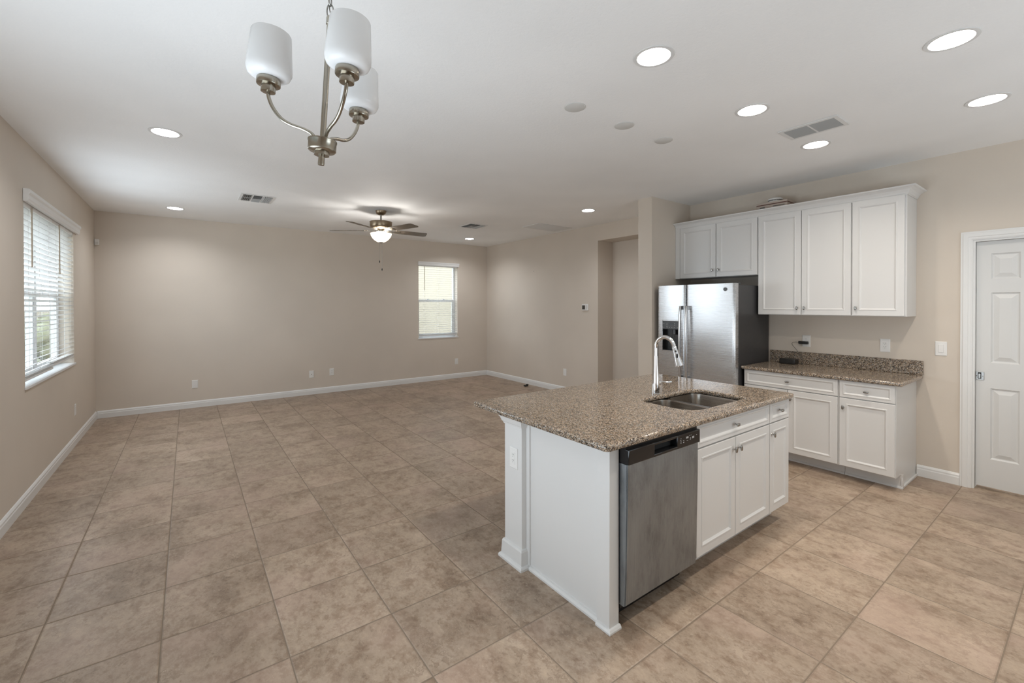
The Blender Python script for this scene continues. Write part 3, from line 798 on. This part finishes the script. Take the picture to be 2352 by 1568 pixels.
# dishwasher
dw = thing('dishwasher', 'smudged stainless dishwasher with black control strip built into the island', 'dishwasher', (1.905, 1.6, 0))
obj('tub', MB().box(1.613, 2.199, 1.345, 1.90, .10, .845), 'darkgrey', dw)
obj('toe_panel', MB().box(1.615, 2.197, 1.40, 1.42, 0, .10).box(1.615, 2.197, 1.335, 1.40, .085, .1), 'black', dw)
b = bmesh.new()
pro = [(1.291, .765), (1.291, .60), (1.298, .22), (1.303, .112), (1.310, .106), (1.345, .106), (1.345, .765)]
L_ = [b.verts.new((1.613, y, z)) for y, z in pro]; R_ = [b.verts.new((2.199, y, z)) for y, z in pro]
for i in range(len(pro)): b.faces.new((L_[i], L_[(i+1) % len(pro)], R_[(i+1) % len(pro)], R_[i]))
b.faces.new(L_); b.faces.new(R_[::-1]); bmesh.ops.recalc_face_normals(b, faces=b.faces)
bmesh.ops.bevel(b, geom=[e for e in b.edges if e.calc_length() > .1 and abs(e.verts[0].co.x-e.verts[1].co.x) < 1e-5 and e.verts[0].co.y < 1.32 and e.verts[1].co.y < 1.32], offset=.004, segments=2, affect='EDGES')
m = MB(); m._merge(b)
obj('door_panel', m, 'steeldw', dw, 'stainless door panel with smudges')
# control strip with a pocket handle
def strip():
    m = MB(); yf = 1.281
    xs = [1.612, 1.806, 1.992, 2.200]; 
    def F_(x0, x1, za, zb, y=yf):
        m.box(x0, x1, y, 1.345, za, zb)
    m.box(1.612, 1.806, yf, 1.345, .766, .836, .004); m.box(1.992, 2.200, yf, 1.345, .766, .836, .004)
    m.box(1.800, 1.998, yf, 1.345, .823, .836, .004); m.box(1.800, 1.998, yf, 1.345, .766, .781, .004)
    m.box(1.80, 1.998, 1.322, 1.345, .775, .83)
    m.box(1.613, 2.199, 1.30, 1.345, .834, .846)
    return m
cp = obj('control_strip', strip(), 'blackgloss', dw, 'glossy black control strip')
obj('pocket_handle', MB().box(1.8065, 1.9915, 1.3205, 1.3225, .781, .823), 'dark', cp)
for (x, z, w, h) in ((2.022, .815, .008, .002), (2.020, .808, .010, .002), (2.022, .800, .008, .002), (2.022, .793, .008, .002), (2.046, .803, .010, .002), (2.046, .793, .009, .006), (2.079, .8125, .020, .009), (2.079, .797, .012, .002), (2.107, .8045, .009, .003), (2.107, .798, .010, .002), (2.133, .8055, .017, .010), (2.100, .819, .006, .002), (2.114, .819, .006, .002), (2.165, .812, .007, .002)):
    obj('control_mark', MB().box(x-w/2, x+w/2, 1.2800, 1.2812, z-h/2, z+h/2), 'mark', cp)
# sink base and narrow drawer base
def islcab(label, x0, x1, drawer, doors, dknob):
    c = thing('island_cabinet', label, 'cabinet', ((x0+x1)/2, 1.64, 0), 'cabinets of the island')
    obj('body', MB().box(x0+.001, x1-.001, 1.333, 1.352, .119, .852).box(x0+.001, x0+.018, 1.352, 1.956, .119, .852).box(x1-.018, x1-.001, 1.352, 1.956, .119, .852).box(x0+.018, x1-.018, 1.352, 1.956, .119, .137).box(x0+.018, x1-.018, 1.94, 1.956, .137, .852), 'cab', c)
    obj('toe_kick', MB().box(x0+.001, x1-.001, 1.42, 1.44, 0, .119), 'cab', c)
    a, b2 = drawer
    d = front('drawer', c, (a, 1.333, .716), UX, NY, b2-a, .1355, .034); knob(d, (dknob, 1.313, .785), NY, 'h')
    for a, b2, k in doors:
        d = front('door', c, (a, 1.333, .119), UX, NY, b2-a, .588); knob(d, (k, 1.313, .640), NY)
    return c
islcab('white island sink cabinet with a wide false drawer above two doors', 2.201, 3.090, (2.222, 3.086), [(2.222, 2.640, 2.612), (2.646, 3.086, 2.674)], 2.634)
islcab('narrow white island cabinet with one small drawer and one slim door', 3.091, IX1, (3.095, 3.381), [(3.095, 3.381, 3.118)], 3.232)
SX0, SX1, SY0, SY1 = 2.335, 2.985, 1.405, 1.788
ct = slab('island_countertop', rrect(1.462, 3.390, 1.277, 2.395, .028), [rrect(SX0, SX1, SY0, SY1, [.075, .075, .12, .06], 8)[::-1]], .853, .885, .011, 'granite')
tag(ct, 'large brown speckled granite slab topping the kitchen island, cut out for the sink', 'countertop')
def basin(x0, x1, y0, y1, zt, dep, r):
    b = bmesh.new(); rs = []
    for (ins, z, rad) in ((-.018, zt, r+.015), (0, zt, r), (.002, zt-.01, r), (.010, zt-dep+.03, r), (.016, zt-dep+.012, r-.005), (.034, zt-dep, r-.02)):
        rs.append([b.verts.new((x, y, z)) for x, y in rrect(x0+ins, x1-ins, y0+ins, y1-ins, max(.01, rad), 6)])
    n = len(rs[0])
    for a, c in zip(rs, rs[1:]):
        for k in range(n): b.faces.new((a[k], a[(k+1) % n], c[(k+1) % n], c[k]))
    b.faces.new(rs[-1])
    for f in b.faces: f.normal_update()
    bmesh.ops.recalc_face_normals(b, faces=b.faces)
    if sum(f.normal.z for f in b.faces) < 0: bmesh.ops.reverse_faces(b, faces=b.faces)
    m = MB(); return m._merge(b, True)
sk = thing('kitchen_sink', 'double bowl undermount stainless sink set in the island counter', 'sink', (2.66, 1.6, .66))
bs1 = obj('basin', basin(SX0-.002, 2.628, SY0-.004, SY1+.004, .8525, .18, .06), 'sink', sk)
bs2 = obj('basin', basin(2.656, SX1+.002, SY0-.004, SY1+.004, .8525, .18, .06), 'sink', sk)
for bb, cx in ((bs1, 2.48), (bs2, 2.82)): obj('drain', MB().lathe([(0, .0015), (.02, .001), (.04, .003), (.045, .0005)], (cx, 1.6, 0.673), 24, cap=False), 'chrome', bb)
# faucet
fx_, fy_ = 2.598, 1.838
fa = thing('kitchen_faucet', 'tall chrome gooseneck pull down faucet behind the island sink', 'faucet', (fx_, fy_, .885))
obj('body', MB().lathe([(.030, 0), (.030, .004), (.027, .007), (.026, .05), (.0235, .10), (.019, .16), (.0155, .22), (.0145, .26)], (fx_, fy_, .8855), 28), 'chrome', fa)
nk = [(fx_, fy_, 1.14), (fx_, fy_, 1.18)]
for i in range(19):
    a = pi*i/18*.93; nk.append((fx_, fy_-.072+.072*cos(a), 1.200+.072*sin(a)*1.10))
sp = obj('spout', MB().tube(nk, .0132, 16), 'chrome', fa)
e = Vector(nk[-1]); dirv = (Vector(nk[-1])-Vector(nk[-2])).normalized()
dirv = (dirv+Vector((0, -.06, -.06))).normalized()
rot = dirv.to_track_quat('Z', 'Y').to_matrix().to_4x4()
obj('spray_head', MB().lathe([(.0135, -.002), (.0150, .0), (.0150, .012), (.0165, .03), (.020, .075), (.0255, .115), (.0265, .128), (.023, .131), (0, .131)], seg=24, mat=Matrix.Translation(e) @ rot), 'chrome', sp)
bt = e+dirv*.030; side = Vector((-.62, -.55, 0)).normalized(); side = (side-dirv*side.dot(dirv)).normalized()
mb = MB().ellip(bt+side*.0165, .006, .006, .007, 12); q = e+dirv*.062; mb.ellip(q+side*.019, .0065, .0065, .017, 12)
obj('spray_button', mb, 'black', sp)
lv = MB().lathe([(.018, -.004), (.0185, .028), (.016, .034)], seg=20, mat=Matrix.Translation((fx_+.012, fy_, .955)) @ Matrix.Rotation(pi/2, 4, 'Y'))
lv.tube([(fx_+.045, fy_, .957), (fx_+.065, fy_-.006, .962), (fx_+.105, fy_-.020, .956), (fx_+.135, fy_-.030, .958)], [.013, .006, .006, .008], 12)
obj('lever', lv, 'chrome', fa)

# ------------------------------------------------------------------ wall plates
def plate(name, label, cat, c, N, w, h, kind, group=None, plug=False):
    """c: centre on the wall; N: outward normal"""
    N = Vector(N); Z = Vector((0, 0, 1)); U = Z.cross(N)*-1
    t = thing(name, label, cat, c, group); c = Vector(c)
    O = c-U*w/2-Z*h/2
    R = lambda i, d: (i, w-i, i, h-i, d)
    obj('cover_plate', MB().loft(O, U, Z, N, [R(0, 0.0003), R(0, .003), R(.003, .0055), R(.005, .006)]), 'plate', t)
    def bx(m, u0, u1, v0, v1, d0, d1):
        o = c+U*u0+Z*v0
        return m.loft(o, U, Z, N, [(0, u1-u0, 0, v1-v0, d0), (0, u1-u0, 0, v1-v0, d1-.0004), (.0005, u1-u0-.0005, .0005, v1-v0-.0005, d1)])
    if kind in ('outlet', 'decora'):
        s = bx(MB(), -.0165, .0165, -.0335, .0335, .006, .0085); so = obj('socket', s, 'plate', t)
        for vz in (.0165, -.0165):
            for du, hh in ((-.0065, .008), (.0065, .0065)): obj('slot', bx(MB(), du-.0012, du+.0012, vz+.002, vz+.002+hh, .0084, .0089), 'dark', so)
            obj('slot', bx(MB(), -.002, .002, vz-.0075, vz-.0035, .0084, .0089), 'dark', so)
    elif kind == 'switch':
        rk = bx(MB(), -.0165, .0165, -.0335, .0335, .006, .007); ro = obj('rocker_frame', rk, 'cover', t)
        b = MB().loft(c-U*.0155-Z*.0325, U, Z, N, [(0, .031, 0, .065, .006), (0, .031, 0, .065, .0085), (.001, .030, .001, .064, .0105)]); obj('rocker', b, 'plate', t)
    elif kind == 'coax':
        rot = N.to_track_quat('Z', 'Y').to_matrix().to_4x4()
        obj('jack', MB().lathe([(.006, .005), (.006, .010), (.0035, .011), (.0035, .014), (0, .014)], seg=14, mat=Matrix.Translation(c) @ rot), 'nickel', t)
    elif kind == 'tall':
        s = bx(MB(), -.0165, .0165, -.0335, .0335, .006, .008); obj('insert', s, 'plate', t)
        for vz in (.018, -.018): obj('slot', bx(MB(), -.0012, .0012, vz-.004, vz+.004, .0079, .0084), 'cover', t)
    return t
PW, PH = .073, .120
plate('wall_outlet', 'white wall outlet above the wall counter with a black adapter plugged in', 'outlet', (XK, 1.841, 1.122), NX, PW, PH, 'outlet')
plate('wall_outlet', 'white wall outlet above the right part of the wall counter, nothing plugged in', 'outlet', (XK, 1.207, 1.122), NX, PW, PH, 'outlet')
plate('light_switch', 'white rocker light switch beside the pantry door casing', 'switch', (XK, .837, 1.123), NX, PW, PH, 'switch')
plate('wall_outlet', 'white outlet on the end of the island half wall', 'outlet', (1.522, 2.030, .612), NX, PW*1.0, PH, 'outlet')
plate('wall_outlet', 'white wall outlet low on the far wall, nearest the left corner', 'outlet', (.078, YB, .343), NY, PW, PH, 'tall')
plate('wall_jack', 'white cable plate low on the far wall, left one of the middle pair', 'wall plate', (1.676, YB, .340), NY, PW, PH, 'coax')
plate('wall_outlet', 'white wall outlet low on the far wall, right one of the middle pair', 'outlet', (2.003, YB, .351), NY, PW, PH, 'outlet')
plate('wall_outlet', 'white wall outlet low on the far wall under the small window', 'outlet', (4.461, YB, .343), NY, PW, PH, 'tall')
plate('wall_jack', 'white narrow wall plate low on the right wall left of the hallway opening', 'wall plate', (XR, 5.492, .348), NX, PW, PH, 'tall')
plate('wall_outlet', 'white wall outlet low on the left wall under the double window', 'outlet', (XL, 6.604, .372), (1, 0, 0), PW, PH, 'tall')
th = thing('thermostat', 'white square thermostat with dark screen beside the hallway opening', 'thermostat', (XR, 5.004, 1.461))
obj('housing', MB().box(XR-.022, XR-.0003, 4.935, 5.073, 1.407, 1.515, .008, 3), 'plate', th)
obj('screen', MB().box(XR-.0245, XR-.0215, 5.000, 5.062, 1.427, 1.492, .001), 'screen', th)
obj('buttons', MB().box(XR-.0240, XR-.0215, 4.950, 4.985, 1.427, 1.495, .002), 'cover', th)
ms = thing('motion_sensor', 'small white motion sensor in the corner above the far wall', 'sensor', (-.968, YB, 2.34))
obj('housing', MB().box(-.990, -.943, YB-.035, YB-.0003, 2.300, 2.378, .007, 3), 'plate', ms)
obj('lens', MB().box(-.984, -.949, YB-.038, YB-.034, 2.310, 2.342, .0015), 'cover', ms)
tag(obj('nail', MB().lathe([(.002, 0), (.002, .01), (.005, .011), (.005, .013), (0, .0135)], seg=10, mat=Matrix.Translation((XR, 6.314, 2.126)) @ Matrix.Rotation(-pi/2, 4, 'Y')), 'grey'), 'tiny dark nail left in the right living room wall', 'nail')
ds = thing('door_stop', 'small black object lying on the floor tiles by the right baseboard', 'door stop', (5.035, 6.345, 0))
obj('base', MB().box(5.00, 5.07, 6.315, 6.375, 0.0003, .024, .006, 2), 'black', ds)
obj('tip', MB().box(5.045, 5.085, 6.33, 6.36, .020, .038, .005, 2), 'black', ds)

# ------------------------------------------------------------------ things on the counter and on the cabinets
rb = thing('router_box', 'small black electronics box with cable on the wall countertop against the backsplash', 'box', (5.02, 1.95, .885))
obj('case', MB().box(4.985, 5.085, 1.882, 2.030, .8855, .940, .008, 3), 'black', rb)
obj('cable', MB().tube([(5.04, 2.028, .895), (5.08, 2.06, .888), (5.11, 2.11, .890), (5.12, 2.14, .915), (5.118, 2.16, .925), (5.12, 2.175, .905)], .0024, 8), 'cord', rb)
pa = thing('power_adapter', 'black plug in power adapter in the left counter outlet with its cord', 'adapter', (XK, 1.85, 1.105))
obj('adapter_body', MB().box(XK-.040, XK-.0095, 1.815, 1.903, 1.092, 1.120, .006, 3), 'black', pa)
obj('cord', MB().tube([(XK-.025, 1.900, 1.107), (XK-.026, 1.93, 1.108), (XK-.03, 1.955, 1.103), (XK-.033, 1.964, 1.088), (XK-.034, 1.955, 1.072), (XK-.034, 1.925, 1.035), (XK-.033, 1.895, .99), (XK-.031, 1.872, .955), (XK-.032, 1.862, .920), (XK-.045, 1.868, .8905), (XK-.055, 1.876, .8885), (XK-.062, 1.880, .8890)], .0022, 8), 'cord', pa)
obj('loose_cord', MB().tube([(XK-.05, 1.885, .8885), (XK-.06, 1.862, .8885), (XK-.085, 1.842, .8885), (XK-.10, 1.838, .8885)], .0022, 8), 'cord', pa)
bx_ = thing('flat_box', 'flat taupe cardboard box with a dark red stripe lying on top of the upper cabinets', 'box', (5.0, 2.08, 2.43))
obj('carton', MB().box(4.93, 5.145, 1.935, 2.235, 2.4305, 2.574, .003), 'cardboard', bx_)
obj('stripe', MB().box(4.9292, 4.9302, 1.936, 2.234, 2.545, 2.555).box(4.93, 5.145, 1.9342, 1.9352, 2.545, 2.555), 'redline', bx_, 'dark red stripe along the lid')
obj('print', MB().box(4.9290, 4.9302, 2.15, 2.20, 2.515, 2.530).box(4.9290, 4.9302, 1.96, 2.07, 2.522, 2.530), 'grey', bx_)
sm = thing('smoke_detector', 'round white smoke detector resting on the flat box above the cabinets', 'smoke detector', (5.02, 2.085, 2.574))
obj('housing', MB().lathe([(.062, 0.0005), (.068, .004), (.068, .012), (.062, .014), (.062, .024), (.070, .026), (.070, .036), (.058, .046), (.03, .049), (0, .049)], (5.02, 2.085, 2.574), 40), 'plate', sm)
vm = MB()
for k in range(28):
    a = 2*pi*k/28; vm.box(.0615, .0655, -.0055, .0055, .015, .023, mat=Matrix.Translation((5.02, 2.085, 2.574)) @ Matrix.Rotation(a, 4, 'Z'))
obj('vent_slots', vm, 'grey', sm)

# ------------------------------------------------------------------ ceiling fittings
def recessed(label, x, y, lens):
    t = thing('recessed_light', label, 'ceiling light', (x, y, C), 'recessed ceiling lights')
    obj('trim_ring', MB().lathe([(.100, -.0003), (.0985, -.0035), (.086, -.005), (.081, -.004), (.0795, -.0003)], (x, y, C), 48, cap=False), 'vent', t)
    obj('baffle', MB().lathe([(.081, -.0038), (.073, .020), (.064, .045)], (x, y, C), 48, cap=False), 'trim', t)
    obj('lens', MB().lathe([(.064, .0445), (.03, .042), (0, .0415)], (x, y, C), 48, cap=False), lens, t, 'glowing white lens')
    return t
# the cans are recessed: cut round holes through the ceiling slab
def cut_ceiling(spots):
    ce = bpy.data.objects['ceiling']
    m = MB()
    for x, y in spots: m.lathe([(.0800, -.05), (.0800, .05)], (x, y, C), 48)
    cu = obj('cutter', m, 'ceil')
    md = ce.modifiers.new('cut', 'BOOLEAN'); md.operation = 'DIFFERENCE'; md.object = cu; md.solver = 'EXACT'
    bpy.context.view_layer.update()
    me = bpy.data.meshes.new_from_object(ce.evaluated_get(bpy.context.evaluated_depsgraph_get()))
    ce.modifiers.clear(); ce.data = me
    if not me.materials: me.materials.append(MAT['ceil'])
    bpy.data.objects.remove(cu)
LT = [('round recessed ceiling light over the near end of the island', 1.916, 1.369),
      ('round recessed ceiling light over the island sink', 2.957, 1.369),
      ('round recessed ceiling light in front of the tall upper cabinets, just past the kitchen vent', 3.997, 1.367),
      ('round recessed ceiling light in the upper right corner of the picture, the largest one', 2.945, .449),
      ('round recessed ceiling light near the pantry door side of the kitchen', 3.985, .448),
      ('round recessed ceiling light at the left, on the viewer side of the living room', -.125, 4.057),
      ('round recessed ceiling light in the far left corner of the living room', -.125, 7.13),
      ('round recessed ceiling light before the hallway opening', 4.309, 4.094),
      ('round recessed ceiling light in the far right corner of the living room', 4.309, 7.14)]
OFF = [(1.916, .449)]
cut_ceiling([(x, y) for _, x, y in LT]+OFF)
rl0 = recessed(*LT[0], 'lensk')
for lb, x, y in LT[1:5]: dup(rl0, (x, y, C), lb)
rl1 = recessed(*LT[5], 'lens')
for lb, x, y in LT[6:]: dup(rl1, (x, y, C), lb)
for x, y in OFF: dup(rl0, (x, y, C), 'round recessed ceiling light outside the picture in the ceiling beside the viewpoint')
def cover(label, x, y):
    o = obj('ceiling_cover', MB().lathe([(.066, -.0003), (.066, -.004), (.060, -.007), (0, -.008)], (0, 0, 0), 36), 'cover')
    o.location = (x, y, C); return tag(o, label, 'cover plate', 'blank ceiling covers over the island')
c0 = cover('round grey blank cover on the ceiling above the island, nearest of the three', 1.997, 2.011)
for lb, x, y in (('round grey blank cover on the ceiling above the island, middle of the three', 2.480, 2.012), ('round grey blank cover on the ceiling above the island, farthest of the three', 2.946, 2.016)):
    c = c0.copy(); COL.objects.link(c); c.location = (x, y, C); c['label'] = lb
def vent_two(x0, x1, y0, y1):
    v = thing('ceiling_vent', 'white supply vent with two louvred halves in the kitchen ceiling', 'vent', ((x0+x1)/2, (y0+y1)/2, C), 'ceiling vents')
    f = .028; ym = (y0+y1)/2; m = MB(); z0, z1 = C-.008, C-.0005
    m.box(x0, x1, y0, y0+f, z0, z1, .002).box(x0, x1, y1-f, y1, z0, z1, .002).box(x0, x0+f, y0+f, y1-f, z0, z1, .002).box(x1-f, x1, y0+f, y1-f, z0, z1, .002).box(x0+f, x1-f, ym-.007, ym+.007, z0, z1, .002)
    obj('frame', m, 'vent', v)
    obj('duct', MB().box(x0+f, x1-f, y0+f, y1-f, C-.0012, C-.0004), 'ventdark', v)
    for ya, yb in ((y0+f, ym-.007), (ym+.007, y1-f)):
        m = MB(); n = 11; xx0, xx1 = x0+f, x1-f
        for i in range(n):
            x = xx0+(xx1-xx0)*(i+.5)/n
            m.box(x-.0065, x+.0065, ya, yb, -.0006, .0006, mat=Matrix.Translation((x, 0, C-.007)) @ Matrix.Rotation(radians(28), 4, 'Y') @ Matrix.Translation((-x, 0, 0)))
        obj('louvre', m, 'ventfin', v)
    return v
vent_two(3.478, 3.722, 1.068, 1.432)
def vent_three(label, cx, cy, sx, sy):
    v = thing('ceiling_vent', label, 'vent', (cx, cy, C), 'ceiling vents')
    x0, x1, y0, y1 = cx-sx/2, cx+sx/2, cy-sy/2, cy+sy/2; z0, z1 = C-.007, C-.0005; f = .03
    m = MB().box(x0, x1, y0, y0+f, z0, z1, .002).box(x0, x1, y1-f, y1, z0, z1, .002).box(x0, x0+f, y0+f, y1-f, z0, z1, .002).box(x1-f, x1, y0+f, y1-f, z0, z1, .002)
    a, b = x0+sx*.36, x0+sx*.64
    m.box(a-.006, a+.006, y0+f, y1-f, z0, z1).box(b-.006, b+.006, y0+f, y1-f, z0, z1).box(x0+f, x1-f, cy-.006, cy+.006, z0, z1)
    obj('frame', m, 'vent', v)
    obj('duct', MB().box(x0+f, x1-f, y0+f, y1-f, C-.0012, C-.0004), 'ventdark', v)
    m = MB()
    for (p, q, ang) in ((x0+f, a-.006, -38), (b+.006, x1-f, 38)):
        for i in range(5):
            x = p+(q-p)*(i+.5)/5
            m.box(x-.009, x+.009, y0+f, y1-f, -.0006, .0006, mat=Matrix.Translation((x, 0, C-.008)) @ Matrix.Rotation(radians(ang), 4, 'Y') @ Matrix.Translation((-x, 0, 0)))
    for (p, q, ang) in ((y0+f, cy-.006, 38), (cy+.006, y1-f, -38)):
        for i in range(6):
            y = p+(q-p)*(i+.5)/6
            m.box(a+.006, b-.006, y-.009, y+.009, -.0006, .0006, mat=Matrix.Translation((0, y, C-.008)) @ Matrix.Rotation(radians(ang), 4, 'X') @ Matrix.Translation((0, -y, 0)))
    obj('louvre', m, 'ventfin', v)
    return v
vent_three('white three way supply vent in the living room ceiling left of the fan', .660, 5.915, .35, .39)
vent_three('white three way supply vent in the living room ceiling right of the fan', 3.665, 5.955, .33, .36)
v = thing('return_grille', 'large white return air grille in the ceiling beside the right wall', 'vent', (4.70, 5.37, C), 'ceiling vents')
x0, x1, y0, y1 = 4.345, 5.06, 5.165, 5.575; f = .06
obj('frame', MB().box(x0, x1, y0, y0+f, C-.010, C-.0005, .003).box(x0, x1, y1-f, y1, C-.010, C-.0005, .003).box(x0, x0+f, y0+f, y1-f, C-.010, C-.0005, .003).box(x1-f, x1, y0+f, y1-f, C-.010, C-.0005, .003), 'vent', v)
obj('duct', MB().box(x0+f, x1-f, y0+f, y1-f, C-.0012, C-.0004), 'ventfin', v)
m = MB()
for i in range(20):
    y = y0+f+(y1-y0-2*f)*(i+.5)/20
    m.box(x0+f, x1-f, y-.008, y+.008, -.0006, .0006, mat=Matrix.Translation((0, y, C-.0075)) @ Matrix.Rotation(radians(-35), 4, 'X') @ Matrix.Translation((0, -y, 0)))
for i in range(1, 5):
    x = x0+f+(x1-x0-2*f)*i/5; m.box(x-.003, x+.003, y0+f, y1-f, C-.011, C-.004)
obj('louvre', m, 'vent', v)

# ------------------------------------------------------------------ ceiling fan
fx0, fy0 = 2.085, 5.729
fan = thing('ceiling_fan', 'five blade ceiling fan with lit bowl light and pull chains in the living room', 'ceiling fan', (fx0, fy0, C))
obj('canopy', MB().lathe([(.070, -.0005), (.068, -.018), (.058, -.042), (.036, -.055), (.016, -.058), (0, -.058)], (fx0, fy0, C), 32), 'bronze', fan)
obj('downrod', MB().lathe([(.0125, -.05), (.0125, -.125), (.021, -.127), (.021, -.138), (.03, -.142), (.03, -.152)], (fx0, fy0, C), 20), 'chain', fan)
obj('motor', MB().lathe([(.030, -.143), (.132, -.147), (.147, -.150), (.147, -.157), (.143, -.159), (.143, -.208), (.130, -.230), (.108, -.242), (.085, -.246), (.05, -.25), (.045, -.258), (.0, -.258)], (fx0, fy0, C), 40), 'bronze', fan)
obj('light_kit', MB().lathe([(.050, -.258), (.055, -.262), (.055, -.278), (.035, -.286), (0, -.286)], (fx0, fy0, C), 28), 'nickel', fan)
pd = [(.138, -.302), (.138, -.310), (.130, -.335), (.112, -.365), (.085, -.393), (.05, -.413), (.018, -.421), (0, -.422)]
obj('glass_bowl', MB().lathe(pd, (fx0, fy0, C), 40, cap=False), 'bowl', fan, 'glowing opal glass bowl')
obj('finial', MB().lathe([(.030, -.420), (.026, -.426), (.010, -.432), (0, -.434)], (fx0, fy0, C), 20), 'nickel', fan)
for a in (0, 120, 240): obj('bulb', MB().ellip((fx0+.062*cos(radians(a)), fy0+.062*sin(radians(a)), C-.322), .026, .026, .026, 14), 'bulb', fan)
for a in (60, 180, 300): obj('bowl_arm', MB().tube([(fx0+.04*cos(radians(a)), fy0+.04*sin(radians(a)), C-.278), (fx0+.134*cos(radians(a)), fy0+.134*sin(radians(a)), C-.304)], .004, 8), 'nickel', fan)
zb = C-.262
for k in range(5):
    A = radians(0.2+72*k)
    T = Matrix.Translation((fx0, fy0, zb)) @ Matrix.Rotation(A, 4, 'Z') @ Matrix.Rotation(radians(-11), 4, 'X')
    pts = [(.20, -.055), (.24, -.060), (.615, -.066), (.645, -.056), (.668, .040), (.655, .062), (.63, .066), (.24, .060), (.20, .055)]
    bo = obj('blade', MB().poly(pts, -.003, .003, mat=T), 'blade', fan)
    ir = MB().poly([(.05, -.014), (.14, -.012), (.19, -.035), (.25, -.038), (.265, 0), (.25, .038), (.19, .035), (.14, .012), (.05, .014)], -.0065, -.0035, mat=T)
    obj('blade_iron', ir, 'nickel', bo)
for (dx, dy, zl, ln) in ((-.020, .0, C-.43, .235), (.012, .0, C-.43, .340)):
    px, py = fx0+dx*cos(TH), fy0-dx*sin(TH)
    ch = obj('pull_chain', MB().tube([(px, py, C-.425), (px, py, C-.425-ln)], .0014, 6), 'chain', fan)
    obj('chain_fob', MB().lathe([(0, 0), (.006, -.003), (.0075, -.018), (.004, -.032), (0, -.034)], (px, py, C-.425-ln), 12), 'black', ch)

# ------------------------------------------------------------------ chandelier
HX, HY, HZ = .322, 1.372, 1.950          # bottom of the hub drum
chd = thing('chandelier', 'three arm brushed nickel chandelier with white frosted glass shades hanging by a chain', 'chandelier', (HX, HY, C))
TL = Matrix.Translation((HX, HY, HZ)) @ Matrix.Rotation(radians(3.8), 4, _f.cross(Vector((0, 0, 1))).cross(Vector((0, 0, 1))).normalized()*-1)
lat = Vector((cos(TH), -sin(TH), 0)); dep = Vector((sin(TH), cos(TH), 0))
obj('hub', MB().lathe([(0, -.012), (.021, -.012), (.021, -.002), (.036, 0), (.039, .003), (.039, .026), (.0405, .028), (.0405, .032), (.036, .034), (0, .035)], seg=40, mat=TL), 'nickel', chd)
obj('finial', MB().lathe([(0, -.040), (.0085, -.040), (.0092, -.037), (.0088, -.012)], seg=20, mat=TL), 'nickel', chd)
obj('stem', MB().lathe([(.0082, .03), (.0082, .372), (.0105, .373), (.0105, .392), (.0085, .396), (0, .397)], seg=20, mat=TL), 'nickel', chd)
ARM = [(.018, .030), (.024, .041), (.036, .051), (.060, .060), (.088, .0665), (.115, .080), (.138, .106), (.151, .132), (.155, .152), (.155, .162)]
def smooth(P, n=4):
    out = []
    for i in range(len(P)-1):
        p0, p1, p2, p3 = P[max(i-1, 0)], P[i], P[i+1], P[min(i+2, len(P)-1)]
        for k in range(n):
            t = k/n
            out.append(tuple(.5*((2*b)+(-a+c)*t+(2*a-5*b+4*c-d)*t*t+(-a+3*b-3*c+d)*t**3) for a, b, c, d in zip(p0, p1, p2, p3)))
    return out+[P[-1]]
for ang in (191, 313, 72):
    dv = lat*cos(radians(ang))+dep*sin(radians(ang))
    am = obj('arm', MB().tube([(dv.x*r, dv.y*r, z) for r, z in smooth(ARM)], .0052, 12, mat=TL), 'nickel', chd)
    sx, sy = dv.x*.155, dv.y*.155
    CU = TL @ Matrix.Translation((0, 0, -.008))
    cup = obj('socket_cup', MB().lathe([(.007, .158), (.019, .159), (.0195, .161), (.0190, .176), (.0305, .178), (.0315, .180), (.0315, .194), (.030, .197), (0, .197)], (sx, sy, 0), 32, mat=CU), 'nickel', am)
    sh = MB().lathe([(.028, .1975), (.044, .199), (.0550, .206), (.0600, .219), (.0600, .228), (.0525, .324), (.0505, .327), (.0485, .324), (.0565, .228), (.0560, .221), (.052, .210), (.043, .204), (.028, .2025)], (sx, sy, 0), 44, mat=CU, cap=False)
    obj('glass_shade', sh, 'shade', am, 'white frosted glass cylinder shade')
# chain straight up to the ceiling canopy
top = TL @ Vector((0, 0, .397))
lk = MB(); z = top.z-.004; k = 0
while z < C-.045:
    ovl = []
    for i in range(20):
        a = 2*pi*i/20; u, w = .0095*cos(a), .021*sin(a)+.019
        ovl.append((top.x+(lat.x*u if k % 2 == 0 else dep.x*u), top.y+(lat.y*u if k % 2 == 0 else dep.y*u), z+w))
    lk.tube(ovl, .0021, 8, closed=True); z += .0365; k += 1
obj('chain', lk, 'chain', chd)
obj('supply_wire', MB().tube([(top.x+.004*cos(i*1.7), top.y+.004*sin(i*1.7), top.z-.005+(C-.02-top.z)*i/14) for i in range(15)], .0017, 6), 'chain', chd)
obj('canopy', MB().lathe([(.062, -.0005), (.060, -.012), (.035, -.026), (.012, -.030), (.010, -.045), (0, -.046)], (top.x, top.y, C), 36), 'nickel', chd)
